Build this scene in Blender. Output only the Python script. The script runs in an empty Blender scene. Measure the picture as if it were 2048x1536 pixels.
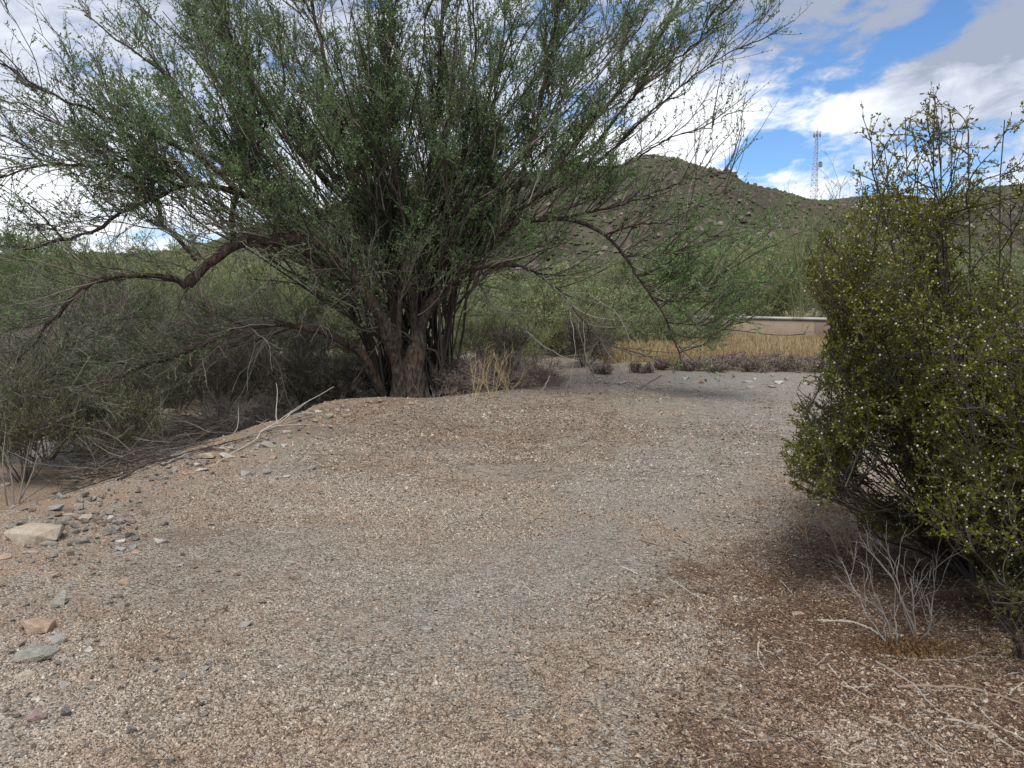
import bpy, bmesh, math, random
import numpy as np
from mathutils import Vector
random.seed(7); rng = np.random.default_rng(11)
S = bpy.context.scene; COL = S.collection
R = math.radians

# ------------------------------------------------------------------ camera
F = 1500.0; EYE = 1.6; HOR = 590.0
PITCH = math.atan((768-HOR)/F)
cd = bpy.data.cameras.new('camera'); cam = bpy.data.objects.new('camera', cd); COL.objects.link(cam)
cam.location = (0, 0, EYE); cam.rotation_euler = (R(90)-PITCH, 0, 0)
cd.sensor_width = 36; cd.lens = 36*F/2048; cd.clip_start = 0.05; cd.clip_end = 6000
S.camera = cam
cp, sp = math.cos(PITCH), math.sin(PITCH)
def ray(px, py):
    x = (px-1024)/F; y = (768-py)/F
    return np.array([x, cp+y*sp, -sp+y*cp])
def PT(px, py, Y): d = ray(px, py); return np.array([0, 0, EYE])+d*(Y/d[1])
def PG(px, py, z=0.0): d = ray(px, py); return np.array([0, 0, EYE])+d*((z-EYE)/d[2])
def proj(P):
    Q = P-np.array([0, 0, EYE]); f = Q[..., 1]*cp-Q[..., 2]*sp; u = Q[..., 1]*sp+Q[..., 2]*cp
    f = np.maximum(f, .05)
    return 1024+F*Q[..., 0]/f, 768-F*u/f

# ------------------------------------------------------------------ light
S.view_settings.view_transform = 'Standard'; S.view_settings.look = 'None'
S.view_settings.exposure = 0.57; S.view_settings.gamma = 1.0
SUN_EL, SUN_AZ = R(62), R(188)          # azimuth measured from +Y towards +X
sd = bpy.data.lights.new('sun', 'SUN'); sd.energy = 2.0; sd.angle = R(22); sd.color = (1, .96, .9)
so = bpy.data.objects.new('sun', sd); COL.objects.link(so)
sv = Vector((math.cos(SUN_EL)*math.sin(SUN_AZ), math.cos(SUN_EL)*math.cos(SUN_AZ), math.sin(SUN_EL)))
so.rotation_euler = sv.to_track_quat('Z', 'Y').to_euler(); so.location = (0, 0, 30)

class N:                                # tiny expression wrapper round shader sockets
    def __init__(s, t, k): s.t, s.k = t, k
    def _m(s, op, *o, clamp=False):
        n = s.t.nodes.new('ShaderNodeMath'); n.operation = op; n.use_clamp = clamp
        for i, v in enumerate((s,)+o):
            if isinstance(v, N): s.t.links.new(v.k, n.inputs[i])
            else: n.inputs[i].default_value = v
        return N(s.t, n.outputs[0])
    def __add__(s, o): return s._m('ADD', o)
    def __sub__(s, o): return s._m('SUBTRACT', o)
    def __mul__(s, o): return s._m('MULTIPLY', o)
    __radd__ = __add__; __rmul__ = __mul__
    def pw(s, o): return s._m('POWER', o)
    def ss(s, a, b):
        n = s.t.nodes.new('ShaderNodeMapRange'); n.interpolation_type = 'SMOOTHSTEP'
        s.t.links.new(s.k, n.inputs[0]); n.inputs[1].default_value = a; n.inputs[2].default_value = b
        return N(s.t, n.outputs[0])
    def sat(s): return s._m('ADD', 0.0, clamp=True)
def noise(t, vec, scale, detail=4, rough=.55, lac=2.0, dist=0.0, col=False):
    n = t.nodes.new('ShaderNodeTexNoise'); n.inputs['Scale'].default_value = scale
    n.inputs['Detail'].default_value = detail; n.inputs['Roughness'].default_value = rough
    n.inputs['Distortion'].default_value = dist
    if vec is not None: t.links.new(vec, n.inputs['Vector'])
    return n.outputs['Color'] if col else N(t, n.outputs[0])
def vor(t, vec, scale, feat='F1'):
    n = t.nodes.new('ShaderNodeTexVoronoi'); n.feature = feat; n.inputs['Scale'].default_value = scale
    if vec is not None: t.links.new(vec, n.inputs['Vector'])
    return n
def mix(t, f, a, b):
    n = t.nodes.new('ShaderNodeMix'); n.data_type = 'RGBA'
    for i, v in ((0, f), (6, a), (7, b)):
        if isinstance(v, N): t.links.new(v.k, n.inputs[i])
        elif isinstance(v, (float, int)): n.inputs[i].default_value = v
        elif isinstance(v, tuple): n.inputs[i].default_value = v+(1,) if len(v) == 3 else v
        else: t.links.new(v, n.inputs[i])
    return n.outputs[2]
def ramp(t, f, stops, const=False):
    n = t.nodes.new('ShaderNodeValToRGB'); cr = n.color_ramp
    if const: cr.interpolation = 'CONSTANT'
    while len(cr.elements) < len(stops): cr.elements.new(.5)
    for e, (p, c) in zip(cr.elements, stops): e.position = p; e.color = c+(1,)
    t.links.new(f.k if isinstance(f, N) else f, n.inputs[0]); return n.outputs[0]
def sep(t, vec):
    n = t.nodes.new('ShaderNodeSeparateXYZ'); t.links.new(vec, n.inputs[0])
    return [N(t, n.outputs[i]) for i in range(3)]
def comb(t, x, y, z):
    n = t.nodes.new('ShaderNodeCombineXYZ')
    for i, v in enumerate((x, y, z)):
        if isinstance(v, N): t.links.new(v.k, n.inputs[i])
        else: n.inputs[i].default_value = v
    return n.outputs[0]

W = bpy.data.worlds.new('World'); S.world = W; W.use_nodes = True
t = W.node_tree; t.nodes.clear()
tc = t.nodes.new('ShaderNodeTexCoord'); G = tc.outputs['Generated']
X, Y_, Z = sep(t, G)
az = X._m('ARCTAN2', Y_); el = Z._m('ARCSINE')
sky = t.nodes.new('ShaderNodeTexSky'); sky.sky_type = 'NISHITA'; sky.sun_disc = False
sky.sun_elevation = SUN_EL; sky.sun_rotation = SUN_AZ; sky.air_density = 1.0; sky.dust_density = .3; sky.ozone_density = 3.0
skc = mix(t, 1.0, sky.outputs[0], (1, 1, 1))
sm = t.nodes.new('ShaderNodeVectorMath'); sm.operation = 'MULTIPLY'; t.links.new(sky.outputs[0], sm.inputs[0])
sm.inputs[1].default_value = (.66, .86, 1.08)          # deeper blue than the clear model sky
SKY_STR = 0.10
# clouds: a layer seen in direction space; streaks stretched along the horizon, tilted a little
def gauss(a0, e0, ra, re, tilt=0.0):
    ct, st = math.cos(tilt), math.sin(tilt)
    da = az-a0; de = el-e0
    u = (da*ct+de*st)*(1/ra); v = (de*ct-da*st)*(1/re)
    return (u*u+v*v)*(-1.0)
def G_(*a): return gauss(*a)._m('EXPONENT')
def A(px, py):
    d = ray(px, py); d = d/np.linalg.norm(d); return math.atan2(d[0], d[1]), math.asin(d[2])
cv = comb(t, az*1.0-el*.25, el*2.3+az*.3, 0.7)
n1 = noise(t, cv, 3.4, 8, .58, dist=.25)
n2 = noise(t, comb(t, az*1.0, el*2.6-az*.35, 3.1), 8.0, 6, .6, dist=.3)
n4 = noise(t, comb(t, az*1.0, el*2.0-az*.25, 5.5), 21.0, 5, .62, dist=.4)
n3 = noise(t, comb(t, az, el*1.6, 9.3), 2.2, 6, .55)
a, e = A(1640, 235); hole = G_(a, e, .17, .085, -.1)*.20
a, e = A(1800, 95); hole = hole+G_(a, e, .13, .028, .5)*.26
a, e = A(1520, 285); hole = hole+G_(a, e, .05, .035, 0)*.16
a, e = A(1620, 195); strk = G_(a, e, .10, .010, .1)*.2
a, e = A(1720, 215); clb = G_(a, e, .17, .024, .12)*.30
a, e = A(1420, 240); clb = clb+G_(a, e, .07, .05, 0)*.30
a, e = A(1690, 145); clb = clb+G_(a, e, .035, .009, .1)*.14
a, e = A(1980, 120); clb = clb+G_(a, e, .14, .06, .3)*.25
dens = n1*.40+n2*.58+n4*.46-.125-hole*1.1+clb
cover = dens.ss(.40, .60)
br = (n2*.65+n4*.75+n3*.30-.83)*1.6
a, e = A(1420, 280); glow = G_(a, e, .16, .09, 0)*.8
a, e = A(1700, 215); glow = glow+G_(a, e, .16, .03, .12)*.4
a, e = A(1990, 30); glow = glow-G_(a, e, .20, .08, .3)*.5
a, e = A(1560, 60); glow = glow-G_(a, e, .25, .05, 0)*.35
low = el.ss(.42, .02)
a, e = A(380, 480); glow = glow+G_(a, e, .5, .16, 0)*.45
bri = (br+low*.36+glow+.12).sat()
ccol = ramp(t, bri, [(0, (.28, .32, .41)), (.35, (.45, .49, .58)), (.62, (.58, .62, .69)), (1, (.80, .82, .85))])
bs = t.nodes.new('ShaderNodeBackground'); t.links.new(sm.outputs[0], bs.inputs[0]); bs.inputs[1].default_value = SKY_STR
bc = t.nodes.new('ShaderNodeBackground'); t.links.new(ccol, bc.inputs[0]); bc.inputs[1].default_value = 0.98
ms = t.nodes.new('ShaderNodeMixShader'); t.links.new(cover.k, ms.inputs[0])
t.links.new(bs.outputs[0], ms.inputs[1]); t.links.new(bc.outputs[0], ms.inputs[2])
wo = t.nodes.new('ShaderNodeOutputWorld'); t.links.new(ms.outputs[0], wo.inputs[0])

# ------------------------------------------------------------------ materials
def newmat(name):
    m = bpy.data.materials.new(name); m.use_nodes = True; t = m.node_tree
    b = t.nodes['Principled BSDF']; b.inputs['Roughness'].default_value = .85
    b.inputs['Specular IOR Level'].default_value = .25
    return m, t, b
def obj_co(t): return t.nodes.new('ShaderNodeTexCoord').outputs['Object']
def attr(t, name='rnd'):
    n = t.nodes.new('ShaderNodeAttribute'); n.attribute_name = name; return n
def bump(t, b, h, dist, strength=1.0):
    n = t.nodes.new('ShaderNodeBump'); n.inputs['Distance'].default_value = dist; n.inputs['Strength'].default_value = strength
    t.links.new(h.k if isinstance(h, N) else h, n.inputs['Height']); t.links.new(n.outputs[0], b.inputs['Normal'])
def leaf_mat(name, stops, trans=.3, rough=.55, clump=None):
    m, t, b = newmat(name); b.inputs['Roughness'].default_value = rough
    f = N(t, attr(t).outputs['Fac'])
    if clump: f = (f*.6+noise(t, obj_co(t), clump, 3)*.9-.27).sat()
    c = ramp(t, f, stops); t.links.new(c, b.inputs['Base Color'])
    tr = t.nodes.new('ShaderNodeBsdfTranslucent'); t.links.new(c, tr.inputs[0])
    mx = t.nodes.new('ShaderNodeMixShader'); mx.inputs[0].default_value = trans
    t.links.new(b.outputs[0], mx.inputs[1]); t.links.new(tr.outputs[0], mx.inputs[2])
    t.links.new(mx.outputs[0], t.nodes['Material Output'].inputs[0]); return m
def ramp_mat(name, stops, rough=.85, bsc=None, bd=.003):
    m, t, b = newmat(name); b.inputs['Roughness'].default_value = rough
    t.links.new(ramp(t, attr(t).outputs['Fac'], stops), b.inputs['Base Color'])
    if bsc: bump(t, b, noise(t, obj_co(t), bsc, 4), bd)
    return m
def bark_mat(name, c0, c1, c2, sc=9):
    m, t, b = newmat(name); co = obj_co(t)
    mp = t.nodes.new('ShaderNodeMapping'); mp.inputs['Scale'].default_value = (1, 1, .28); t.links.new(co, mp.inputs[0])
    n_ = noise(t, mp.outputs[0], sc*3, 6, .7); big = noise(t, co, sc*.35, 4, .6)
    c = mix(t, n_.ss(.35, .65), c0, c1); c = mix(t, big.ss(.5, .68), c, c2)
    t.links.new(c, b.inputs['Base Color']); bump(t, b, n_+N(t, vor(t, mp.outputs[0], sc*2.2).outputs['Distance'])*1.2, .06, 1.0); return m

M = {}
M['bark'] = bark_mat('rough_bark', (.03, .023, .018), (.135, .105, .08), (.165, .10, .065))
M['twig'] = ramp_mat('twig_bark', [(0, (.045, .036, .028)), (.5, (.11, .09, .072)), (.8, (.22, .19, .155)), (1, (.36, .33, .28))])
M['greentwig'] = ramp_mat('green_twig', [(0, (.10, .11, .05)), (.5, (.21, .23, .10)), (1, (.33, .35, .18))])
M['drystem'] = ramp_mat('dry_stem', [(0, (.17, .13, .10)), (.5, (.36, .29, .23)), (1, (.54, .46, .38))])
M['deadtwig'] = ramp_mat('dead_twig', [(0, (.11, .09, .075)), (.5, (.26, .225, .19)), (1, (.36, .33, .29))])
M['palewood'] = ramp_mat('pale_wood', [(0, (.26, .21, .16)), (.5, (.40, .35, .28)), (1, (.55, .49, .41))], bsc=60)
M['brownwood'] = ramp_mat('brown_wood', [(0, (.09, .06, .04)), (.5, (.20, .14, .10)), (1, (.34, .26, .19))])
M['leaf'] = leaf_mat('grey_green_leaf', [(0, (.09, .16, .06)), (.4, (.17, .275, .105)), (.75, (.26, .38, .16)), (1, (.40, .48, .27))], .4, .5, clump=.55)
M['leaf2'] = leaf_mat('fresh_green_leaf', [(0, (.08, .15, .05)), (.5, (.18, .30, .095)), (1, (.32, .44, .17))], .35, .5, clump=.9)
M['creo'] = leaf_mat('creosote_leaf', [(0, (.055, .065, .010)), (.45, (.15, .165, .018)), (.8, (.28, .28, .03)), (1, (.44, .40, .06))], .35, .38, clump=1.6)
M['creo_far'] = leaf_mat('creosote_leaf_far', [(0, (.08, .095, .025)), (.6, (.17, .19, .05)), (1, (.28, .28, .09))], .25, .5)
M['palo'] = leaf_mat('palo_verde_leaf', [(0, (.22, .25, .10)), (.5, (.35, .38, .18)), (1, (.50, .52, .29))], .35, .6, clump=.35)
M['palog'] = leaf_mat('desert_shrub_leaf', [(0, (.17, .21, .10)), (.5, (.28, .32, .17)), (1, (.43, .46, .28))], .35, .6, clump=.35)
M['grey'] = leaf_mat('dry_shrub', [(0, (.10, .08, .065)), (.5, (.22, .175, .145)), (1, (.40, .33, .27))], .15, .8)
M['straw'] = leaf_mat('straw', [(0, (.40, .28, .13)), (.5, (.60, .46, .24)), (1, (.78, .65, .40))], .3, .7)
M['seed'] = leaf_mat('white_seed', [(0, (.46, .42, .34)), (1, (.85, .82, .74))], .3, .8)
M['litter'] = ramp_mat('ground_chip', [(0, (.06, .045, .036)), (.14, (.14, .105, .075)), (.36, (.30, .23, .165)), (.62, (.43, .355, .28)), (.80, (.38, .355, .315)), (.94, (.53, .47, .38)), (1, (.66, .61, .52))])
M['redlitter'] = ramp_mat('brown_litter_chip', [(0, (.035, .022, .016)), (.3, (.10, .055, .035)), (.6, (.20, .13, .085)), (.85, (.32, .25, .17)), (1, (.50, .42, .31))])

def rock_mat(name, c0, c1, c2):
    m, t, b = newmat(name); co = obj_co(t); oi = t.nodes.new('ShaderNodeObjectInfo')
    a_ = t.nodes.new('ShaderNodeVectorMath'); a_.operation = 'ADD'; t.links.new(co, a_.inputs[0])
    v3 = comb(t, N(t, oi.outputs['Random'])*9, 0.0, 0.0); t.links.new(v3, a_.inputs[1]); v = a_.outputs[0]
    n_ = noise(t, v, 22, 6, .7); n2 = noise(t, v, 110, 3, .7)
    c = mix(t, n_.ss(.35, .62), c0, c1); c = mix(t, (n2.ss(.48, .66))*.75, c, c2)
    c = mix(t, noise(t, v, 9, 5, .7).ss(.45, .62)*.5, c, (.40, .31, .23))
    t.links.new(c, b.inputs['Base Color']); bump(t, b, n_+n2*.4, .02); return m
RM = {
 'white': rock_mat('pale_stone', (.54, .49, .42), (.70, .65, .57), (.38, .33, .27)),
 'grey': rock_mat('grey_stone', (.31, .29, .26), (.45, .425, .385), (.19, .175, .16)),
 'dark': rock_mat('dark_stone', (.12, .112, .105), (.19, .18, .165), (.30, .28, .25)),
 'green': rock_mat('greenish_stone', (.27, .26, .21), (.43, .41, .345), (.16, .15, .12)),
 'tan': rock_mat('tan_stone', (.42, .28, .19), (.56, .42, .31), (.33, .22, .15)),
 'pink': rock_mat('pink_stone', (.27, .17, .17), (.40, .27, .27), (.18, .13, .12)),
 'cream': rock_mat('cream_stone', (.50, .41, .31), (.62, .53, .41), (.36, .28, .21)),
 'blue': rock_mat('blue_grey_stone', (.33, .325, .305), (.50, .49, .46), (.19, .185, .18)),
}

for nm in ('litter', 'redlitter'):
    t = M[nm].node_tree; b = t.nodes['Principled BSDF']; src = b.inputs['Base Color'].links[0].from_socket; co = obj_co(t)
    z_ = (noise(t, co, .55, 5, .65)*.7+noise(t, co, 2.6, 4, .6)*.3); mul = t.nodes.new('ShaderNodeMix'); mul.data_type = 'RGBA'; mul.blend_type = 'MULTIPLY'; mul.inputs[0].default_value = 1.0
    t.links.new(src, mul.inputs[6]); t.links.new(mix(t, z_.ss(.42, .58), (1.10, 1.08, 1.07), (.92, .80, .70)), mul.inputs[7]); t.links.new(mul.outputs[2], b.inputs['Base Color'])

# ------------------------------------------------------------------ object helpers
def link(o, parent=None):
    COL.objects.link(o)
    if parent is not None: o.parent = parent
    return o
def tag(o, label=None, cat=None, group=None, kind=None):
    for k, v in (('label', label), ('category', cat), ('group', group), ('kind', kind)):
        if v: o[k] = v
    return o
def empty(name, loc, label, cat, group=None):
    o = bpy.data.objects.new(name, None); o.location = tuple(float(c) for c in loc); o.empty_display_size = .2
    COL.objects.link(o); return tag(o, label, cat, group)
def mk(name, V, Fc, mat, parent=None, rnd=None, smooth=False, cols=None):
    """mesh from numpy arrays; V in world space, made local to its parent"""
    V = np.asarray(V, np.float32).reshape(-1, 3)
    if parent is not None:
        p = parent; off = np.zeros(3)
        while p is not None: off += np.array(p.location); p = p.parent
        V = V-off.astype(np.float32)
    lists = Fc if isinstance(Fc, list) else [Fc]
    me = bpy.data.meshes.new(name); me.vertices.add(len(V)); me.vertices.foreach_set('co', V.ravel())
    tot = sum(f.size for f in lists); nf = sum(len(f) for f in lists)
    me.loops.add(tot); me.loops.foreach_set('vertex_index', np.concatenate([f.ravel() for f in lists]).astype(np.int32))
    st = []; o = 0
    for f in lists:
        k = f.shape[1]; st.append(o+np.arange(len(f))*k); o += f.size
    me.polygons.add(nf); me.polygons.foreach_set('loop_start', np.concatenate(st).astype(np.int32))
    if smooth: me.polygons.foreach_set('use_smooth', np.ones(nf, bool))
    if rnd is not None:
        at = me.attributes.new('rnd', 'FLOAT', 'POINT'); at.data.foreach_set('value', np.asarray(rnd, np.float32))
    if cols is not None:
        at = me.attributes.new('zone', 'FLOAT_COLOR', 'POINT'); at.data.foreach_set('color', np.asarray(cols, np.float32).ravel())
    me.materials.append(mat); me.update(calc_edges=True); me.validate()
    return link(bpy.data.objects.new(name, me), parent)
class Geo:
    def __init__(s): s.V = []; s.F = []; s.T = []; s.r = []; s.n = 0
    def add(s, V, Fq, rnd):
        V = V.reshape(-1, 3)
        (s.F if Fq.shape[1] == 4 else s.T).append(Fq+s.n); s.V.append(V); s.r.append(rnd.ravel()); s.n += len(V); return s
    def build(s, name, mat, parent=None, smooth=False):
        if s.n == 0: return None
        L = []
        if s.F: L.append(np.concatenate(s.F))
        if s.T: L.append(np.concatenate(s.T))
        return mk(name, np.concatenate(s.V), L, mat, parent, np.concatenate(s.r), smooth)
def nrm(v): return v/np.maximum(np.linalg.norm(v, axis=-1, keepdims=True), 1e-9)
def randv(n): return nrm(rng.normal(size=(n, 3)))
def tubes(g, P, R0, sides, rnd=None):
    """P (N,K,3) polylines, R0 (N,K) radii -> quads"""
    Nn, K, _ = P.shape
    if Nn == 0: return
    T = nrm(np.gradient(P, axis=1)); m = nrm(P[:, -1]-P[:, 0])
    ref = np.cross(m, np.where(np.abs(m[:, 2:3]) < .8, [[0, 0, 1.]], [[1., 0, 0]])); ref = nrm(ref)[:, None, :]
    U = nrm(ref-T*np.sum(ref*T, -1, keepdims=True)); Vv = np.cross(T, U)
    a = np.arange(sides)/sides*2*np.pi
    ring = U[:, :, None, :]*np.cos(a)[None, None, :, None]+Vv[:, :, None, :]*np.sin(a)[None, None, :, None]
    VV = P[:, :, None, :]+ring*R0[:, :, None, None]
    base = (np.arange(Nn)*K*sides)[:, None, None]; k = np.arange(K-1)[None, :, None]*sides; s = np.arange(sides)[None, None, :]
    s2 = (s+1) % sides
    q = np.stack([base+k+s, base+k+s2, base+k+sides+s2, base+k+sides+s], -1).reshape(-1, 4)
    if rnd is None: rnd = rng.random(Nn)
    g.add(VV, q, np.repeat(rnd, K*sides))
def taper(r0, r1, K): return np.asarray(r0)[:, None]*(1-np.linspace(0, 1, K))[None]+np.asarray(r1)[:, None]*np.linspace(0, 1, K)[None]
def grow(o, d, L, K, wander=.15, trop=(0, 0, 1), tk=.05):
    P = [o]; d = nrm(d); tr = np.asarray(trop, float); st = (L/K)[:, None]
    for i in range(K):
        d = nrm(d+rng.normal(size=d.shape)*wander+tr*tk); P.append(P[-1]+d*st)
    return np.stack(P, 1)
def spawn(P, n, t0=.2, t1=1.0):
    Nn, K, _ = P.shape; i = np.repeat(np.arange(Nn), n); tt = rng.uniform(t0, t1, len(i))*(K-1)
    k = np.minimum(tt.astype(int), K-2); f = (tt-k)[:, None]
    a = P[i, k]; b = P[i, k+1]; return i, a+(b-a)*f, nrm(b-a), tt/(K-1)
def leaves(g, o, d, size, asp=.42, rnd=None, fold=.0):
    """one diamond leaf per origin, growing along d"""
    n = len(o)
    if n == 0: return
    d = nrm(d); s = nrm(np.cross(d, randv(n))); L = size[:, None]
    mid = o+d*L*.5; w = s*L*asp*.5
    V = np.stack([o, mid+w, o+d*L, mid-w], 1)
    q = np.arange(n*4).reshape(-1, 4); g.add(V, q, np.repeat(rng.random(n) if rnd is None else rnd, 4))
def smoothline(pts, n):
    pts = np.asarray(pts, float); m = len(pts); tt = np.linspace(0, m-1, n); out = []
    for x in tt:
        i = min(int(x), m-2); f = x-i
        p0, p1, p2, p3 = pts[max(i-1, 0)], pts[i], pts[i+1], pts[min(i+2, m-1)]
        out.append(.5*((2*p1)+(p2-p0)*f+(2*p0-5*p1+4*p2-p3)*f*f+(3*p1-p0-3*p2+p3)*f**3))
    return np.array(out)
def clump3(P, sc): return .5*vn(P[:, 0]*sc+P[:, 2]*sc*.6+40, P[:, 1]*sc-P[:, 2]*sc*.8+70)+.5*vn(P[:, 2]*sc*1.1+9, P[:, 0]*sc-P[:, 1]*sc*.5+33)
# cheap value noise for terrain
_tab = rng.random((256, 256))
def vn(x, y):
    xi = np.floor(x).astype(int); yi = np.floor(y).astype(int); fx = x-xi; fy = y-yi
    fx = fx*fx*(3-2*fx); fy = fy*fy*(3-2*fy)
    T_ = lambda a, b: _tab[a % 256, b % 256]
    return (T_(xi, yi)*(1-fx)+T_(xi+1, yi)*fx)*(1-fy)+(T_(xi, yi+1)*(1-fx)+T_(xi+1, yi+1)*fx)*fy
def fbm(x, y, o=4):
    s = 0; a = .5
    for i in range(o): s = s+a*vn(x*2**i+17*i, y*2**i+31*i); a *= .5
    return s
def sst(x, a, b): q = np.clip((x-a)/(b-a), 0, 1); return q*q*(3-2*q)

# ------------------------------------------------------------------ terrain
EDGE = np.array([PG(*p)[:2] for p in [(-350, 1290), (-150, 1120), (0, 1048), (100, 1012), (200, 985), (330, 930), (400, 902), (500, 864), (600, 828), (680, 804), (780, 800), (880, 802), (960, 791), (1060, 775), (1150, 757), (1260, 735)]])
EDGE = np.vstack([[-5.5, -12], EDGE, [6.0, 30], [9, 60]])
def edge_sd(x, y):
    """signed distance to the bank's rim: positive = off the pad (left / behind)"""
    best = np.full(x.shape, 1e9); sg = np.zeros(x.shape)
    for a, b in zip(EDGE[:-1], EDGE[1:]):
        ab = b-a; L = ab@ab; tt = np.clip(((x-a[0])*ab[0]+(y-a[1])*ab[1])/L, 0, 1)
        dx = x-(a[0]+tt*ab[0]); dy = y-(a[1]+tt*ab[1]); d = np.hypot(dx, dy)
        c = ab[0]*(y-a[1])-ab[1]*(x-a[0]); up = d < best-1e-9
        sg = np.where(up, np.where(c > 0, 1., -1.), sg); best = np.minimum(best, d)
    return best*sg
def wash_w(x, y):
    """weight of the grey sandy wash beyond the bank"""
    c = -2.2-(y-9.5)*.1+(fbm(x*.3, y*.3)-.5)*.8
    cx = 10.6+(x+5.0)*-.12
    return sst(1.15-np.abs(y-cx)+(fbm(x*.8, y*.8)-.5)*.8, 0, .5)*sst(-x, 2.7, 3.6)
def gz(x, y):
    x = np.asarray(x, float); y = np.asarray(y, float); sd_ = edge_sd(x, y)+(fbm(x*1.7, y*1.7)-.5)*.35
    far = sst(np.hypot(x, y), 18, 40)
    left = sst(-x, 1.5, 3.5)
    dp = (.22+.42*left)*sst(sd_, 0, 1.7)*(1-sst(y, 14, 20)*.8)
    z = -dp*(1-far)
    z = z+(fbm(x*.45, y*.45)-.47)*.09+(fbm(x*3, y*3)-.47)*.022
    z = z+.03*np.exp(-(sd_+.15)**2/.06)*left
    z = z-(.09*wash_w(x, y))
    return z+far*(fbm(x*.06, y*.06)-.47)*1.2+.004*np.maximum(np.hypot(x, y)-40, 0)
def gz1(x, y): return float(gz(np.array([x]), np.array([y]))[0])
def PGZ(px, py):
    p = PG(px, py)
    for _ in range(12): p = PG(px, py, gz1(p[0], p[1]))
    return p
def interp_line(y, ys, xs): return np.interp(y, ys, xs)
PATHL = np.array([PG(*p)[:2] for p in [(860, 1900), (870, 1500), (960, 1250), (1150, 1050), (1400, 930), (1530, 840), (1560, 790)]])
def path_w(x, y):
    o = np.argsort(PATHL[:, 1]); cx = np.interp(y, PATHL[o, 1], PATHL[o, 0])
    w = .42+.09*y
    return sst(w-np.abs(x-cx)+(fbm(x*1.3, y*1.3)-.47)*1.1, -.1, .9)*sst(-y, -16.5, -14)
def red_w(x, y):
    # brown litter fallen under the creosote bushes
    c = sst(1.65-np.hypot((x-2.5)/1.25, (y-3.3)/1.6)+(fbm(x*1.6+9, y*1.6)-.47)*1.1+(fbm(x*6+9, y*6)-.47)*.7, -.1, 1.1)
    return c
def build_ground():
    na = 620; u = np.linspace(-1, 1, na); azs = (u*.42+.58*u**3)*np.pi
    rs = np.concatenate([[.05, .6], np.geomspace(1.0, 1400, 560)])
    Rr, Aa = np.meshgrid(rs, azs, indexing='ij'); x = Rr*np.sin(Aa); y = Rr*np.cos(Aa); z = gz(x, y)
    V = np.stack([x, y, z], -1).reshape(-1, 3)
    i, j = np.meshgrid(np.arange(len(rs)-1), np.arange(na-1), indexing='ij'); a = i*na+j
    q = np.stack([a, a+1, a+na+1, a+na], -1).reshape(-1, 4)
    sd_ = edge_sd(x, y)
    cols = np.stack([path_w(x, y), red_w(x, y), wash_w(x, y)*.95, sst(sd_, -1.4, .1)*(1-sst(y, 10.5, 12))*sst(-x, .8, 2.2)], -1).reshape(-1, 4)
    m, t, b = newmat('desert_ground'); co = obj_co(t)
    zc = attr(t, 'zone'); zr = t.nodes.new('ShaderNodeSeparateColor'); t.links.new(zc.outputs['Color'], zr.inputs[0])
    zg, zl, zw = (N(t, zr.outputs[i]) for i in range(3)); zd = N(t, zc.outputs['Alpha'])
    v1 = vor(t, co, 95); v2 = vor(t, co, 38); c1 = sep(t, v1.outputs['Color']); c2 = sep(t, v2.outputs['Color'])
    big = noise(t, co, 1.3, 5, .6); mid = noise(t, co, 7, 5, .65); fine = noise(t, co, 160, 3, .7)
    dirt = mix(t, mid.ss(.35, .65), (.41, .31, .23), (.50, .395, .305))
    dirt = mix(t, zd*.8, dirt, (.44, .275, .165))
    litter = ramp(t, c1[0]*.75+fine*.25, [(0, (.07, .05, .032)), (.28, (.21, .165, .12)), (.5, (.37, .31, .24)), (.75, (.50, .44, .36)), (1, (.72, .66, .55))])
    grav = ramp(t, c1[1]*.7+fine*.3, [(0, (.09, .08, .065)), (.28, (.24, .215, .175)), (.55, (.38, .35, .295)), (.8, (.50, .465, .40)), (1, (.76, .73, .66))])
    red = ramp(t, c1[2]*.7+fine*.3, [(0, (.045, .026, .018)), (.35, (.12, .065, .042)), (.65, (.20, .13, .085)), (.9, (.33, .25, .175)), (1, (.46, .38, .28))])
    sand = mix(t, mid, (.40, .375, .34), (.50, .47, .43))
    c = mix(t, (mid*.6+big*.6+c2[0]*.25-.12-zd*.1).ss(.40, .60), dirt, litter)
    c = mix(t, noise(t, co, .75, 5, .7).ss(.50, .66)*.5, c, mix(t, c1[1], (.10, .07, .045), (.33, .24, .16)))
    c = mix(t, (zg+(mid-.5)*.5).ss(.0, .95)*.8, c, grav)
    c = mix(t, (zl+(mid-.5)*.6).ss(.15, .7)*.9, c, red)
    c = mix(t, zw, c, sand)
    # far off the pad: ground seen between shrubs
    X, Y_, Z = sep(t, co)
    far = (X*X+Y_*Y_)._m('SQRT').ss(20, 60)
    c = mix(t, far, c, mix(t, big, (.20, .17, .11), (.33, .26, .19)))
    t.links.new(c, b.inputs['Base Color']); b.inputs['Roughness'].default_value = .95
    h = N(t, v1.outputs['Distance'])*-1.0+N(t, v2.outputs['Distance'])*-.8+mid*.6+fine*.3
    bump(t, b, h, .016, 1.0)
    o = mk('ground', V, q, m, cols=cols, smooth=True); tag(o, kind='structure')
build_ground()

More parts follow.
